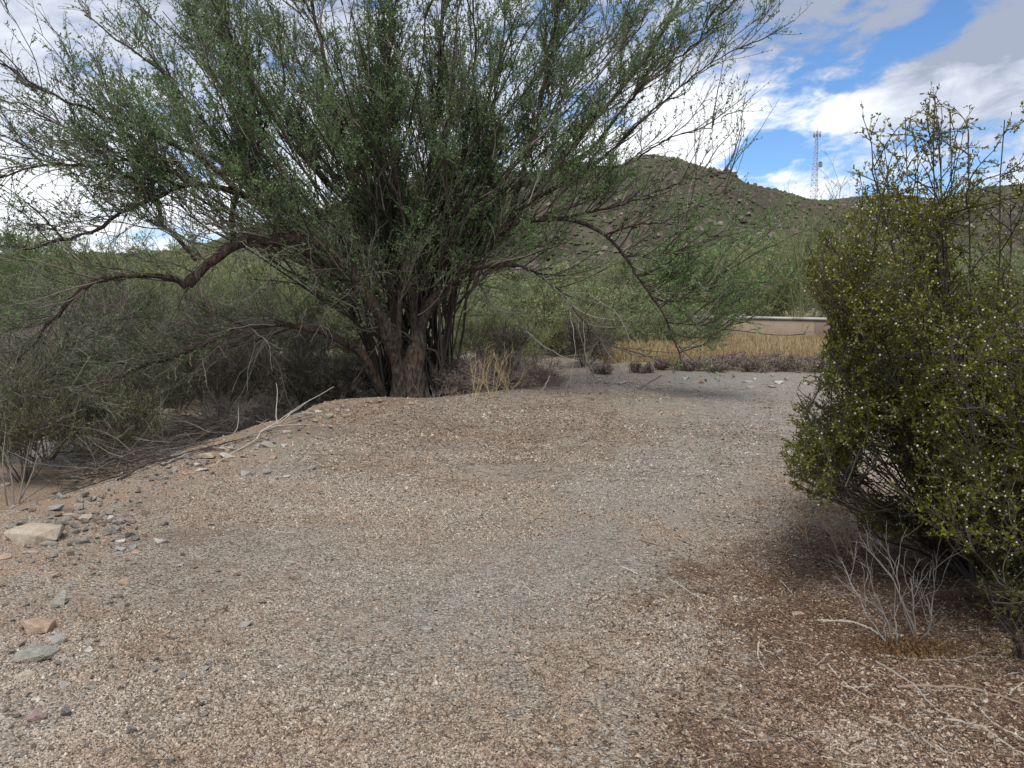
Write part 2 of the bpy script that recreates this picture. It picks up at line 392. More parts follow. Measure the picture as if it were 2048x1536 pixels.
# hills : ridge given as a skyline seen from the bank, then real depth behind it
SKY = [(-900, 520), (-400, 520), (0, 514), (100, 512), (250, 510), (350, 504), (430, 484), (520, 452), (600, 438), (650, 418), (700, 395), (760, 376), (900, 350), (1060, 345), (1130, 335), (1180, 324), (1215, 341), (1250, 325), (1290, 309), (1345, 316), (1385, 327), (1420, 341), (1460, 352), (1500, 372), (1560, 388), (1620, 403), (1680, 399), (1740, 391), (1800, 390), (1880, 398), (1960, 378), (2048, 372), (2300, 350), (2700, 380), (3300, 450)]
saz = np.array([A(*p)[0] for p in SKY]); sel = np.array([math.tan(A(*p)[1]) for p in SKY])
def ridge_R(a): return 330+60*np.sin(a*3+1)
def hill_z(az_, f):
    """f 0..1 from the foot to the ridge, >1 behind it"""
    te = np.interp(az_, saz, sel); Rr = ridge_R(az_); H = EYE+Rr*te; r = 95+(Rr-95)*f
    prof = np.where(f <= 1, np.clip(f, 0, 1)**1.5*.75+.25*sst(f, 0, 1), 1-(f-1)*1.1)
    x = r*np.sin(az_); y = r*np.cos(az_)
    rough = (fbm(x*.02, y*.02)-.47)*26*sst(f, .05, .4)*(1-sst(f, .72, .98))*(np.clip(H, 4, 60)/60)
    gul = (np.abs(fbm(x*.03+5, y*.03)-.47)*-46+4)*sst(f, .1, .5)*(1-sst(f, .8, 1.))*(np.clip(H, 2, 60)/60)
    fine = (fbm(x*.16, y*.16, 4)-.47)*3.2*sst(f, .05, .3)*np.where(f > .97, .35, 1)
    return x, y, H*prof+rough+gul+fine-.6*(1-sst(f, 0, .1))+.2
def build_hill():
    na = 700; nf = 260; aa = np.linspace(-1.15, 1.2, na); ff = np.linspace(0, 1.5, nf)
    Fm, Am = np.meshgrid(ff, aa, indexing='ij'); x, y, z = hill_z(Am, Fm)
    V = np.stack([x, y, z], -1).reshape(-1, 3)
    i, j = np.meshgrid(np.arange(nf-1), np.arange(na-1), indexing='ij'); a = i*na+j
    q = np.stack([a, a+1, a+na+1, a+na], -1).reshape(-1, 4)
    m, t, b = newmat('rocky_hillside'); co = obj_co(t)
    n1 = noise(t, co, .05, 6, .65); n2 = noise(t, co, .5, 6, .7); v = vor(t, co, .6); cv_ = sep(t, v.outputs['Color'])
    c = mix(t, n1.ss(.4, .62), (.105, .085, .066), (.165, .122, .098))
    c = mix(t, n2.ss(.42, .6), c, (.066, .058, .042))
    c = mix(t, cv_[0].ss(.80, .98)*.5, c, (.28, .225, .19))
    c = mix(t, noise(t, co, .12, 5, .7).ss(.44, .56)*.7, c, (.09, .098, .052)); c = mix(t, noise(t, co, .028, 7, .75, dist=.6).ss(.55, .63)*.7, c, (.19, .14, .112))
    t.links.new(c, b.inputs['Base Color']); bump(t, b, n2+cv_[1]*.5, 1.4); b.inputs['Roughness'].default_value = .95
    tag(mk('hill', V, q, m, smooth=True), kind='structure')
    # scrub and boulders on the slopes
    n = 38000; az_ = rng.uniform(-.75, .75, n); f = rng.uniform(.0, 1.02, n)**.8
    x, y, z = hill_z(az_, f); s = rng.uniform(.35, 1.15, n)*(.6+.6*rng.random(n)); keep = (fbm(x*.04, y*.04)*.5+fbm(x*.012+4, y*.012)*.5)+rng.random(n)*.2 > .56
    x, y, z, s, f = (q_[keep] for q_ in (x, y, z, s, f)); n = len(x)
    base = np.array([[1, 0, 0], [.5, .87, 0], [-.5, .87, 0], [-1, 0, 0], [-.5, -.87, 0], [.5, -.87, 0],
                     [.6, .3, .6], [-.3, .6, .65], [-.55, -.35, .6], [.35, -.55, .62], [0, 0, .95]])
    tri = np.array([[0, 1, 6], [1, 7, 6], [1, 2, 7], [2, 3, 7], [3, 8, 7], [3, 4, 8], [4, 5, 9], [4, 9, 8], [5, 0, 9], [0, 6, 9], [6, 7, 10], [7, 8, 10], [8, 9, 10], [9, 6, 10]])
    VV = np.stack([x, y, z-.15], -1)[:, None, :]+base[None]*s[:, None, None]*rng.uniform(.6, 1.4, (n, 11, 1))
    g = Geo(); g.add(VV, (np.arange(n)*11)[:, None, None].repeat(14, 1)+tri[None], np.repeat(rng.random(n), 11)) if False else None
    TT = ((np.arange(n)*11)[:, None, None]+tri[None]).reshape(-1, 3)
    g = Geo(); g.add(VV, TT, np.repeat(rng.random(n), 11))
    mm = ramp_mat('hill_scrub', [(0, (.055, .064, .03)), (.4, (.08, .094, .042)), (.7, (.105, .118, .056)), (.9, (.15, .12, .095)), (1, (.27, .22, .185))])
    tag(g.build('hillside_scrub', mm), 'small desert bushes and boulders dotted over the rocky hillside', 'scrub', kind='stuff')
build_hill()

# ------------------------------------------------------------------ boundary wall
def box(g, c, s, rz=0.0, r=.5):
    v = np.array([[i, j, k] for i in (-.5, .5) for j in (-.5, .5) for k in (-.5, .5)])*np.array(s)
    cr, sr = math.cos(rz), math.sin(rz); v = v@np.array([[cr, sr, 0], [-sr, cr, 0], [0, 0, 1]])+np.array(c)
    q = np.array([[0, 1, 3, 2], [4, 6, 7, 5], [0, 4, 5, 1], [2, 3, 7, 6], [0, 2, 6, 4], [1, 5, 7, 3]]); g.add(v, q, np.full(8, r))
def build_wall():
    p0 = np.array([6.15, 24.8]); p1 = np.array([12.9, 20.2]); d = p1-p0; d = d/np.linalg.norm(d); p1 = p0+d*22; L = 22
    ang = math.atan2(d[1], d[0]); c = (p0+p1)/2; zt = .84; zb = -.4
    root = empty('boundary_wall', (c[0], c[1], 0), 'low tan stucco wall with a white cap beyond the yellow grass', 'wall')
    m, t, b = newmat('tan_stucco'); co = obj_co(t); n_ = noise(t, co, 1.1, 6, .65); n2 = noise(t, co, 60, 4, .7)
    X, Y_, Z = sep(t, co)
    cc = mix(t, n_.ss(.3, .7), (.27, .205, .145), (.32, .25, .18)); cc = mix(t, n2.ss(.5, .8)*.3, cc, (.20, .15, .12)); st_ = t.nodes.new('ShaderNodeMapping'); st_.inputs['Scale'].default_value = (2.2, 2.2, .35); t.links.new(co, st_.inputs[0]); cc = mix(t, noise(t, st_.outputs[0], 1.4, 5, .7).ss(.50, .70)*.55, cc, (.19, .145, .11))
    t.links.new(cc, b.inputs['Base Color']); bump(t, b, n2, .006)
    nrm_ = np.array([-d[1], d[0]])
    for k in range(6):
        a0 = -L/2+k*L/6+.006; a1 = -L/2+(k+1)*L/6-.006; g = Geo(); cc_ = c+d*(a0+a1)/2
        box(g, (cc_[0], cc_[1], (zt+zb)/2), (a1-a0, .2, zt-zb), ang); g.build('wall_panel', m, root)
    mc, t, b = newmat('white_cap'); co = obj_co(t)
    t.links.new(mix(t, noise(t, co, 3, 5).ss(.35, .7), (.46, .43, .375), (.58, .55, .49)), b.inputs['Base Color'])
    g = Geo()
    k = 22
    for i in range(k):
        s = -L/2+(i+.5)*L/k; cc_ = c+d*s; box(g, (cc_[0], cc_[1], zt+.05+.004*math.sin(i*1.7)), (L/k-.008, .26, .075), ang)
    g.build('cap', mc, root)
build_wall()

# ------------------------------------------------------------------ radio tower
def build_tower():
    D = 300.; base = PT(1621, 425, D); top = PT(1631, 262, D); top[0] = base[0]+.0; cx, cy = base[0]+1.2, D; z0 = base[2]; z1 = top[2]
    root = empty('radio_tower', (cx, cy, z0), 'tall grey lattice radio tower rising behind the saddle of the hill', 'tower')
    m, t, b = newmat('galvanised_steel'); b.inputs['Base Color'].default_value = (.42, .45, .50, 1); b.inputs['Roughness'].default_value = .6
    H = z1-z0; w0, w1 = 3.4, .75; ns = 15
    def cor(k, f): w = (w0+(w1-w0)*f)/2; a = k*2*math.pi/3+.4; return np.array([cx+w*1.15*math.cos(a), cy+w*1.15*math.sin(a), z0+H*f])
    for k in range(3):
        g = Geo(); P = np.array([cor(k, f) for f in np.linspace(0, 1, ns+1)])[None]; tubes(g, P, np.full((1, ns+1), .065), 5); g.build('leg', m, root)
    g = Geo(); seg = []
    for i in range(ns):
        for k in range(3):
            f0, f1 = i/ns, (i+1)/ns; seg += [(cor(k, f0), cor((k+1) % 3, f1)), (cor((k+1) % 3, f0), cor(k, f1)), (cor(k, f1), cor((k+1) % 3, f1))]
    P = np.array(seg); tubes(g, P, np.full((len(P), 2), .045), 4); g.build('cross_bracing', m, root)
    ma, t, b = newmat('antenna_grey'); b.inputs['Base Color'].default_value = (.45, .47, .5, 1)
    for k in range(6):
        a = k*math.pi/3; g = Geo(); p = np.array([cx+1.25*math.cos(a), cy+1.25*math.sin(a), z1-1.2])
        box(g, p, (.32, .32, 2.1), a); P = np.array([[[cx, cy, z1-1.2], p]]); tubes(g, P, np.full((1, 2), .08), 4); g.build('antenna_panel', ma, root)
    g = Geo(); tubes(g, np.array([[[cx, cy, z1-2.5], [cx, cy, z1+2.2]]]), np.array([[.11, .05]]), 5); g.build('top_mast', m, root)
    for f, s in ((.57, 1), (.60, 1)):
        g = Geo(); w = (w0+(w1-w0)*f)/2+.6; c0 = np.array([cx+w, cy-.6, z0+H*f]); n = 12; a = np.linspace(0, 2*np.pi, n, endpoint=False)
        P = np.array([[c0+np.array([0, 0.5, 0]), c0+np.array([0, .2, 0]), c0, c0-np.array([0, .15, 0])]]); tubes(g, P, np.array([[.05, .35, .8, .82]]), 12)
        tubes(g, np.array([[c0, [cx, cy, z0+H*f]]]), np.full((1, 2), .08), 4); g.build('dish', ma, root)
build_tower()

# ------------------------------------------------------------------ plants
def plant(name, base, h, w, label, cat, group=None, leaf='palog', stem='twig', ns=10, n2=6, n3=5, n4=0, nl=4, ls=.05, asp=.45,
          spread=.9, trop=.06, wander=.12, rs=.03, droop=0.0, keep=None, foliage='foliage', low=0.0, seeds=0, jitter=.15, l3=.28, l2=.5, sides=3, frac=1.0, leafstem=.1):
    base = np.array(base, float); root = empty(name, base, label, cat, group)
    a = rng.uniform(0, 2*np.pi, ns); q = np.sqrt(rng.random(ns))*spread
    d = np.stack([np.cos(a)*q*w/h*1.0, np.sin(a)*q*w/h*1.0, np.ones(ns)*(1-q*q*.35)+low], -1)
    o = base+np.stack([np.cos(a), np.sin(a), 0*a], -1)*(jitter*w*rng.random(ns))[:, None]+[0, 0, -.03]
    L = h*rng.uniform(.7, 1.05, ns)*np.linalg.norm(d, axis=1)**.2
    P1 = grow(o, d, L, 8, wander*.6, (0, 0, 1), trop-droop)
    gs = Geo(); gl = Geo(); tubes(gs, P1, taper(np.full(ns, rs), np.full(ns, rs*.25), 9), 5)
    i, o2, t2, tt = spawn(P1, n2, .18, 1.0)
    d2 = nrm(t2+randv(len(o2))*.75+np.array([0, 0, .2])); L2 = h*l2*rng.uniform(.35, 1, len(o2))*(1.15-tt*.6)
    P2 = grow(o2, d2, L2, 5, wander, (0, 0, 1), trop-droop)
    if keep is not None: k = keep(P2[:, -1]); P2 = P2[k]
    tubes(gs, P2, taper(np.full(len(P2), rs*.4), np.full(len(P2), rs*.12), 6), 4 if h*1500/base[1] > 200 else 3)
    i, o3, t3, tt = spawn(P2, n3, .2, 1.0)
    d3 = nrm(t3+randv(len(o3))*.8+np.array([0, 0, .12])); L3 = h*l3*rng.uniform(.35, 1, len(o3))
    P3 = grow(o3, d3, L3, 3, wander*1.2, (0, 0, 1), trop-droop)
    if keep is not None: k = keep(P3[:, -1]); P3 = P3[k]
    r3 = max(rs*.13, .0011*base[1]**.8*.5)
    tubes(gs, P3, taper(np.full(len(P3), r3), np.full(len(P3), r3*.5), 4), 3)
    PL = P3
    if n4:
        i, o4, t4, tt = spawn(P3, n4, .15, 1.0); d4 = nrm(t4+randv(len(o4))*.9); L4 = h*l3*.4*rng.uniform(.4, 1, len(o4))
        P4 = grow(o4, d4, L4, 3, wander, (0, 0, 1), trop-droop)
        if keep is not None: k = keep(P4[:, -1]); P4 = P4[k]
        tubes(gs, P4, taper(np.full(len(P4), r3*.7), np.full(len(P4), r3*.4), 4), 3); PL = P4
    for P, c in ((PL, nl), (P2, max(1, int(nl*leafstem)))):
        if nl <= 0: break
        i, ol, tl, tt = spawn(P, c, .1, 1.0); dl = nrm(tl*.7+randv(len(ol)))
        br_ = rng.random(len(P)); leaves(gl, ol, dl, ls*rng.uniform(.6, 1.25, len(ol)), asp, np.clip(br_[i]*.5+rng.random(len(ol))*.5, 0, 1))
    gs.build('stems', M[stem], root)
    if nl > 0: gl.build(foliage, M[leaf], root)
    if seeds:
        gsd = Geo(); i, o_, t_, tt = spawn(PL, 1, .5, 1.0); pick = rng.random(len(o_)) < seeds; o_ = o_[pick]+randv(pick.sum())*.01; balls(gsd, o_, .0042*rng.uniform(.7, 1.2, len(o_)))
        gsd.build('seed_heads', M['seed'], root)
    return root
OCT = np.array([[1, 0, 0], [0, 1, 0], [-1, 0, 0], [0, -1, 0], [0, 0, 1], [0, 0, -1.]])
OCF = np.array([[0, 1, 4], [1, 2, 4], [2, 3, 4], [3, 0, 4], [1, 0, 5], [2, 1, 5], [3, 2, 5], [0, 3, 5]])
def balls(g, o, r):
    n = len(o)
    if n == 0: return
    VV = o[:, None, :]+OCT[None]*r[:, None, None]*rng.uniform(.75, 1.25, (n, 6, 1))
    g.add(VV, ((np.arange(n)*6)[:, None, None]+OCF[None]).reshape(-1, 3), np.repeat(rng.random(n), 6))

# ---- main tree
def dmap(rows, x0, y0, c):
    Mx = np.array([[int(ch)/9 for ch in r] for r in rows])
    def f(P):
        px, py = proj(P); u = np.clip((px-x0)/c, 0, Mx.shape[1]-1.001); v = np.clip((py-y0)/c, 0, Mx.shape[0]-1.001)
        i = u.astype(int); j = v.astype(int); fu = u-i; fv = v-j
        return (Mx[j, i]*(1-fu)+Mx[j, i+1]*fu)*(1-fv)+(Mx[j+1, i]*(1-fu)+Mx[j+1, i+1]*fu)*fv
    return f
#            x: -320 ... step 128 ; first col centre at -320
LEAFM = dmap([
    "7744567888998876300",
    "7756688888999876300",
    "5531368878999876300",
    "5643688876998876300",
    "6644699998998743000",
    "6666788877876221000",
    "5555443556665576100",
    "5554443444432774000",
    "4555432211001664000",
    "3334321100000110000",
    "2222110000000000000",
], -320, -320, 128)
TWIGM = dmap([
    "8866789999999875200",
    "8866789999999875200",
    "6643688999999875200",
    "7754689999999874100",
    "8766899999998543000",
    "8888999999987321000",
    "8888888888776655200",
    "7777777777663674000",
    "6666666655332354000",
    "5555554443211121000",
    "3333333200000000000",
], -320, -320, 128)
TY = 12.1
BASE = PG(815, 800, -.12); BASE = np.array([(815-1024)/F*TY*1.0, TY, -.16])
def L_(pts, r0, r1, dy0=0, dy1=0):
    n = len(pts); P = np.array([PT(p[0], p[1], TY+dy0+(dy1-dy0)*i/(n-1)) for i, p in enumerate(pts)]); return P, r0, r1
LIMBS = [
 L_([(806, 812), (797, 740), (782, 690), (765, 640), (737, 600), (702, 545), (662, 507), (605, 480), (545, 483), (500, 480), (455, 500), (405, 538), (372, 572)], .16, .08, 0, -1.6),
 L_([(372, 572), (340, 556), (255, 551), (175, 568), (120, 625), (60, 690), (20, 760)], .055, .018, -1.6, -2.4),
 L_([(812, 812), (806, 745), (797, 693), (787, 607), (773, 539), (739, 464), (719, 416), (700, 330), (680, 240), (655, 150), (635, 50), (615, -60), (600, -200)], .15, .025, .15, .6),
 L_([(830, 812), (828, 720), (828, 640), (830, 573), (838, 480), (855, 380), (870, 250), (880, 120), (888, -50), (890, -220)], .12, .02, .1, -.3),
 L_([(830, 812), (830, 730), (836, 680), (848, 630), (878, 590), (912, 560), (945, 522), (980, 490), (1015, 449), (1047, 410), (1100, 348), (1150, 285), (1220, 205), (1290, 120), (1350, 20), (1420, -100)], .20, .03, 0, .6),
 L_([(985, 486), (1015, 452), (1060, 441), (1120, 437), (1175, 450), (1210, 470), (1250, 512), (1280, 560), (1308, 600), (1335, 645), (1355, 700), (1365, 745)], .075, .012, .1, -.8),
 L_([(930, 542), (960, 536), (1000, 532), (1051, 536), (1088, 560), (1130, 592), (1166, 640), (1205, 686), (1263, 703)], .045, .008, .1, -.6),
 L_([(770, 800), (745, 740), (718, 703), (656, 667), (617, 658), (583, 651), (549, 649), (500, 656), (455, 668), (372, 706), (284, 734), (239, 752), (171, 792)], .12, .022, .1, -1.6),
 L_([(605, 480), (581, 437), (530, 410), (478, 386), (420, 372), (376, 369), (310, 395), (246, 424), (188, 461), (120, 480), (50, 500)], .085, .02, -.6, -1.8),
 L_([(478, 386), (420, 330), (350, 290), (270, 260), (190, 225), (110, 190), (40, 150), (-40, 90)], .05, .012, -1, -1.9),
 L_([(468, 480), (462, 440), (474, 393), (500, 330), (520, 270), (510, 190), (480, 110), (440, 30), (400, -60)], .055, .015, -.9, -.6),
 L_([(662, 507), (640, 470), (585, 430), (520, 380), (450, 300), (390, 220), (330, 150), (250, 90), (170, 30)], .085, .015, -.3, .8),
 L_([(739, 464), (690, 400), (630, 340), (570, 270), (520, 190), (470, 110), (420, 20), (370, -80)], .07, .015, .4, 1.4),
 L_([(770, 790), (740, 690), (690, 600), (655, 540), (600, 470), (540, 400), (490, 320), (440, 200), (400, 90), (360, -30)], .06, .012, .5, 1.8),
 L_([(1015, 449), (1035, 380), (1060, 300), (1080, 200), (1100, 100), (1130, -20)], .07, .015, .2, -.5),
 L_([(944, 522), (960, 450), (965, 370), (985, 280), (990, 180), (1010, 60), (1020, -60)], .06, .015, .2, .9),
 L_([(1047, 410), (1120, 370), (1200, 320), (1265, 260), (1330, 200), (1390, 150), (1450, 110), (1510, 90)], .05, .008, .3, .2),
 L_([(1100, 348), (1180, 300), (1240, 225), (1290, 170), (1360, 110), (1430, 50), (1480, -20)], .045, .008, .4, -.8),
 L_([(1150, 330), (1250, 330), (1330, 280), (1400, 260), (1450, 240)], .03, .006, .4, .3),
 L_([(878, 590), (890, 500), (905, 420), (925, 320), (940, 220), (950, 100), (945, -20)], .07, .014, .3, -.9),
 L_([(797, 693), (800, 600), (812, 500), (800, 390), (780, 280), (775, 160), (790, 40), (790, -90)], .055, .013, -.2, -1.0),
 L_([(376, 369), (330, 330), (260, 320), (180, 330), (100, 330), (20, 350), (-80, 380)], .035, .01, -1.3, -2.2),
 L_([(390, 520), (350, 470), (325, 450), (312, 400), (250, 350), (180, 290), (120, 250), (20, 200)], .04, .01, -1.5, -1.2),
 L_([(1120, 437), (1200, 420), (1270, 400), (1340, 370), (1420, 350), (1480, 340)], .03, .006, .1, -.8),
 L_([(1210, 470), (1270, 450), (1340, 440), (1410, 400), (1460, 380)], .025, .005, -.4, -.9),
 L_([(1250, 512), (1310, 510), (1370, 500), (1430, 470), (1490, 440)], .022, .005, -.5, -1.0),
 L_([(1308, 600), (1360, 600), (1410, 580), (1460, 530)], .018, .005, -.6, -1.1),
 L_([(1335, 645), (1390, 650), (1440, 655), (1470, 640)], .016, .004, -.7, -1.1),
]
def build_tree():
    root = empty('mesquite_tree', BASE, 'large spreading green tree with several rough trunks at the rim of the dirt bank', 'tree')
    allP = []
    big = {0, 2, 3, 4, 5, 7, 8}
    def densify(P, r0, r1, n=24, wob=.02):
        Q = smoothline(P, n); Q += rng.normal(size=Q.shape)*wob*np.linspace(0, 1, n)[:, None]; return Q
    for i, (P, r0, r1) in enumerate(LIMBS):
        r0 *= .7 if i in (0, 7) else .8 if i in (2, 3, 4) else .85; r1 *= .85
        Q = densify(P, r0, r1, 32, .012+.01*(r0 < .06)); n = len(Q); rr = np.geomspace(r0, r1, n)
        rr = rr*(1+.10*np.sin(np.arange(n)*1.3+i)+rng.normal(size=n)*.05)
        if i in (0, 2, 3, 4): rr[:3] *= np.array([1.25, 1.12, 1.03])
        g = Geo(); sides = 14 if r0 > .1 else 8; tubes(g, Q[None], rr[None], sides)
        V = np.concatenate(g.V); nv = V.shape[0]
        V = V+(fbm(V[:, 0]*9+V[:, 1]*5, V[:, 2]*5)-.47)[:, None]*nrm(V-np.repeat(Q, sides, 0))*.5*np.repeat(rr, sides)[:, None]
        g.V = [V]; g.build('trunk' if i in (0, 2, 3, 4) else 'limb', M['bark'], root, smooth=True)
        allP.append((Q, r0, r1))
    # root crown
    g = Geo(); K = 9; P = np.stack([np.linspace(BASE[0], BASE[0]+.02, K), np.full(K, TY+.06), np.linspace(-.5, .62, K)], -1)
    tubes(g, P[None], np.array([[.50, .42, .36, .31, .27, .25, .22, .18, .08]]), 22)
    V = np.concatenate(g.V); ang = np.arctan2(V[:, 1]-TY, V[:, 0]-BASE[0]); c = np.repeat(P, 22, 0)
    V = c+(V-c)*(1+.16*np.sin(ang*5+1)+.12*np.sin(ang*9+V[:, 2]*3)+(fbm(V[:, 2]*6, ang*3)-.47)*.3)[:, None]; g.V = [V]
    g.build('root_crown', M['bark'], root, smooth=True)
    # thin upright stems from the base, fanning out
    tips = []
    for k in range(95):
        tx = rng.uniform(180, 1330); ty = rng.uniform(-60, 330)+abs(tx-830)*.12; dy = rng.uniform(-2.2, 2.4)
        tip = PT(tx, ty, TY+dy); b = BASE+np.array([rng.uniform(-.65, .65), rng.uniform(.3, 1.2), .0])
        f = rng.uniform(.35, .6); m1 = b+(tip-b)*np.array([.22, .3, f]) ; m0 = b+np.array([(tip[0]-b[0])*.06, 0, .7]); m2 = b+(tip-b)*np.array([.6, .65, .55+f*.4])
        tips.append(smoothline([b, m0, m1, m2, tip], 14))
    T1 = np.array(tips); T1 += rng.normal(size=T1.shape)*.03
    gs = Geo(); tubes(gs, T1, taper(rng.uniform(.014, .035, len(T1)), np.full(len(T1), .006), 14), 5, rng.uniform(0, .35, len(T1)))
    gs.build('slender_stems', M['twig'], root)
    # L2 shoots on limbs
    gt = Geo(); gl = Geo()
    O = []; D = []; LL = []; TT = []
    for i, (Q, r0, r1) in enumerate(allP):
        Ln = np.linalg.norm(np.diff(Q, axis=0), axis=1).sum(); n = int(Ln*(12 if i >= 25 else 19 if i >= 23 else 16 if i in (5, 6) else 9))
        _, o, tg, tt = spawn(Q[None], n, .22 if i in (0, 2, 3, 4, 7) else .08, 1.0)
        O.append(o); D.append(tg); LL.append(rng.uniform(.5, 1.6, n)*(1.1-.4*tt)); TT.append(np.full(n, i))
    _, o, tg, tt = spawn(T1, 9, .4, 1.0); O.append(o); D.append(tg); LL.append(rng.uniform(.4, 1.2, len(o))); TT.append(np.full(len(o), 99))
    O = np.concatenate(O); D = np.concatenate(D); LL = np.concatenate(LL); TT = np.concatenate(TT)
    out = O-(BASE+np.array([0, 0, 1.6])); out = nrm(out)
    low = (TT == 7) | (TT == 1) | (TT == 6)
    d2 = nrm(D*.55+out*.45+randv(len(O))*.6+np.array([0, 0, 1])*np.where(low, -.05, .35)[:, None])
    P2 = grow(O, d2, LL, 7, .11, (0, 0, 1), .03)
    k = rng.random(len(P2)) < TWIGM(P2[:, -1])*1.25*(.25+.75*sst(clump3(P2[:, -1], 1.5), .30, .50)); P2 = P2[k]; low = low[k]; hang = ((TT >= 23) & (TT < 90) | (TT == 5) | (TT == 6))[k]
    tubes(gt, P2, taper(rng.uniform(.007, .015, len(P2)), np.full(len(P2), .004), 8), 4)
    # L3
    i3, o3, t3, tt = spawn(P2, 9, .15, 1.0)
    d3 = nrm(t3+randv(len(o3))*.62+np.array([0, 0, .22])); P3 = grow(o3, d3, rng.uniform(.2, .62, len(o3)), 5, .13, (0, 0, 1), .03)
    k = rng.random(len(P3)) < TWIGM(P3[:, -1])*1.1; P3 = P3[k]; i3 = i3[k]
    tubes(gt, P3, taper(np.full(len(P3), .0048), np.full(len(P3), .0028), 6), 3)
    i4, o4, t4, tt = spawn(P3, 3, .15, 1.0)
    d4 = nrm(t4+randv(len(o4))*.75); P4 = grow(o4, d4, rng.uniform(.08, .26, len(o4)), 3, .15, (0, 0, 1), .02)
    k = rng.random(len(P4)) < TWIGM(P4[:, -1]); P4 = P4[k]; i4 = i4[k]
    tubes(gt, P4, taper(np.full(len(P4), .0035), np.full(len(P4), .002), 4), 3)
    # foliage clusters along the outer twigs
    clump = rng.random(len(P2)); full = np.clip(rng.normal(.95, .4, len(P2)), .15, 1.5)
    gh = Geo()
    for P, c, par in ((P3, 16, i3), (P4, 10, i3[i4])):
        i, ol, tl, tt = spawn(P, c, .1, 1.0)
        dens = LEAFM(ol); k = rng.random(len(ol)) < dens*full[par[i]]; i = i[k]; ol = ol[k]; tl = tl[k]
        dl = nrm(tl*.75+randv(len(ol))*.8); rr = np.clip(clump[par[i]]*.45+rng.random(len(ol))*.6, 0, 1)
        h_ = hang[par[i]]
        leaves(gl, ol[~h_], dl[~h_], rng.uniform(.022, .052, (~h_).sum()), .46, rr[~h_]); leaves(gh, ol[h_], dl[h_], rng.uniform(.026, .058, h_.sum()), .46, rr[h_])
    print('TREE', len(P2), len(P3), len(P4), sum(len(v) for v in gl.V)//4)
    gt.build('twigs', M['twig'], root); gl.build('foliage', M['leaf'], root); gh.build('hanging_foliage', M['leaf2'], root)
    # bare, tangled grey twigs hanging on the low left side
    gd = Geo(); O = []; D = []
    for i in (0, 1, 7, 8, 21, 22, 6):
        Q = allP[i][0]; n = int(np.linalg.norm(np.diff(Q, axis=0), axis=1).sum()*7); _, o, tg, tt = spawn(Q[None], n, .35, 1.0); O.append(o); D.append(tg)
    O = np.concatenate(O); D = np.concatenate(D)
    P = grow(O, nrm(D*.7+randv(len(O))*.8), rng.uniform(.5, 1.7, len(O)), 9, .22, (-.1, 0, -1), .09)
    tubes(gd, P, taper(np.full(len(P), .007), np.full(len(P), .003), 10), 3, rng.uniform(.4, 1, len(P)))
    _, o, tg, tt = spawn(P, 5, .1, 1.0); Q = grow(o, nrm(tg+randv(len(o))*.8), rng.uniform(.15, .6, len(o)), 4, .25, (0, 0, -1), .05)
    tubes(gd, Q, taper(np.full(len(Q), .004), np.full(len(Q), .002), 5), 3, rng.uniform(.2, .9, len(Q)))
    gd.build('bare_twigs', M['twig'], root)
build_tree()

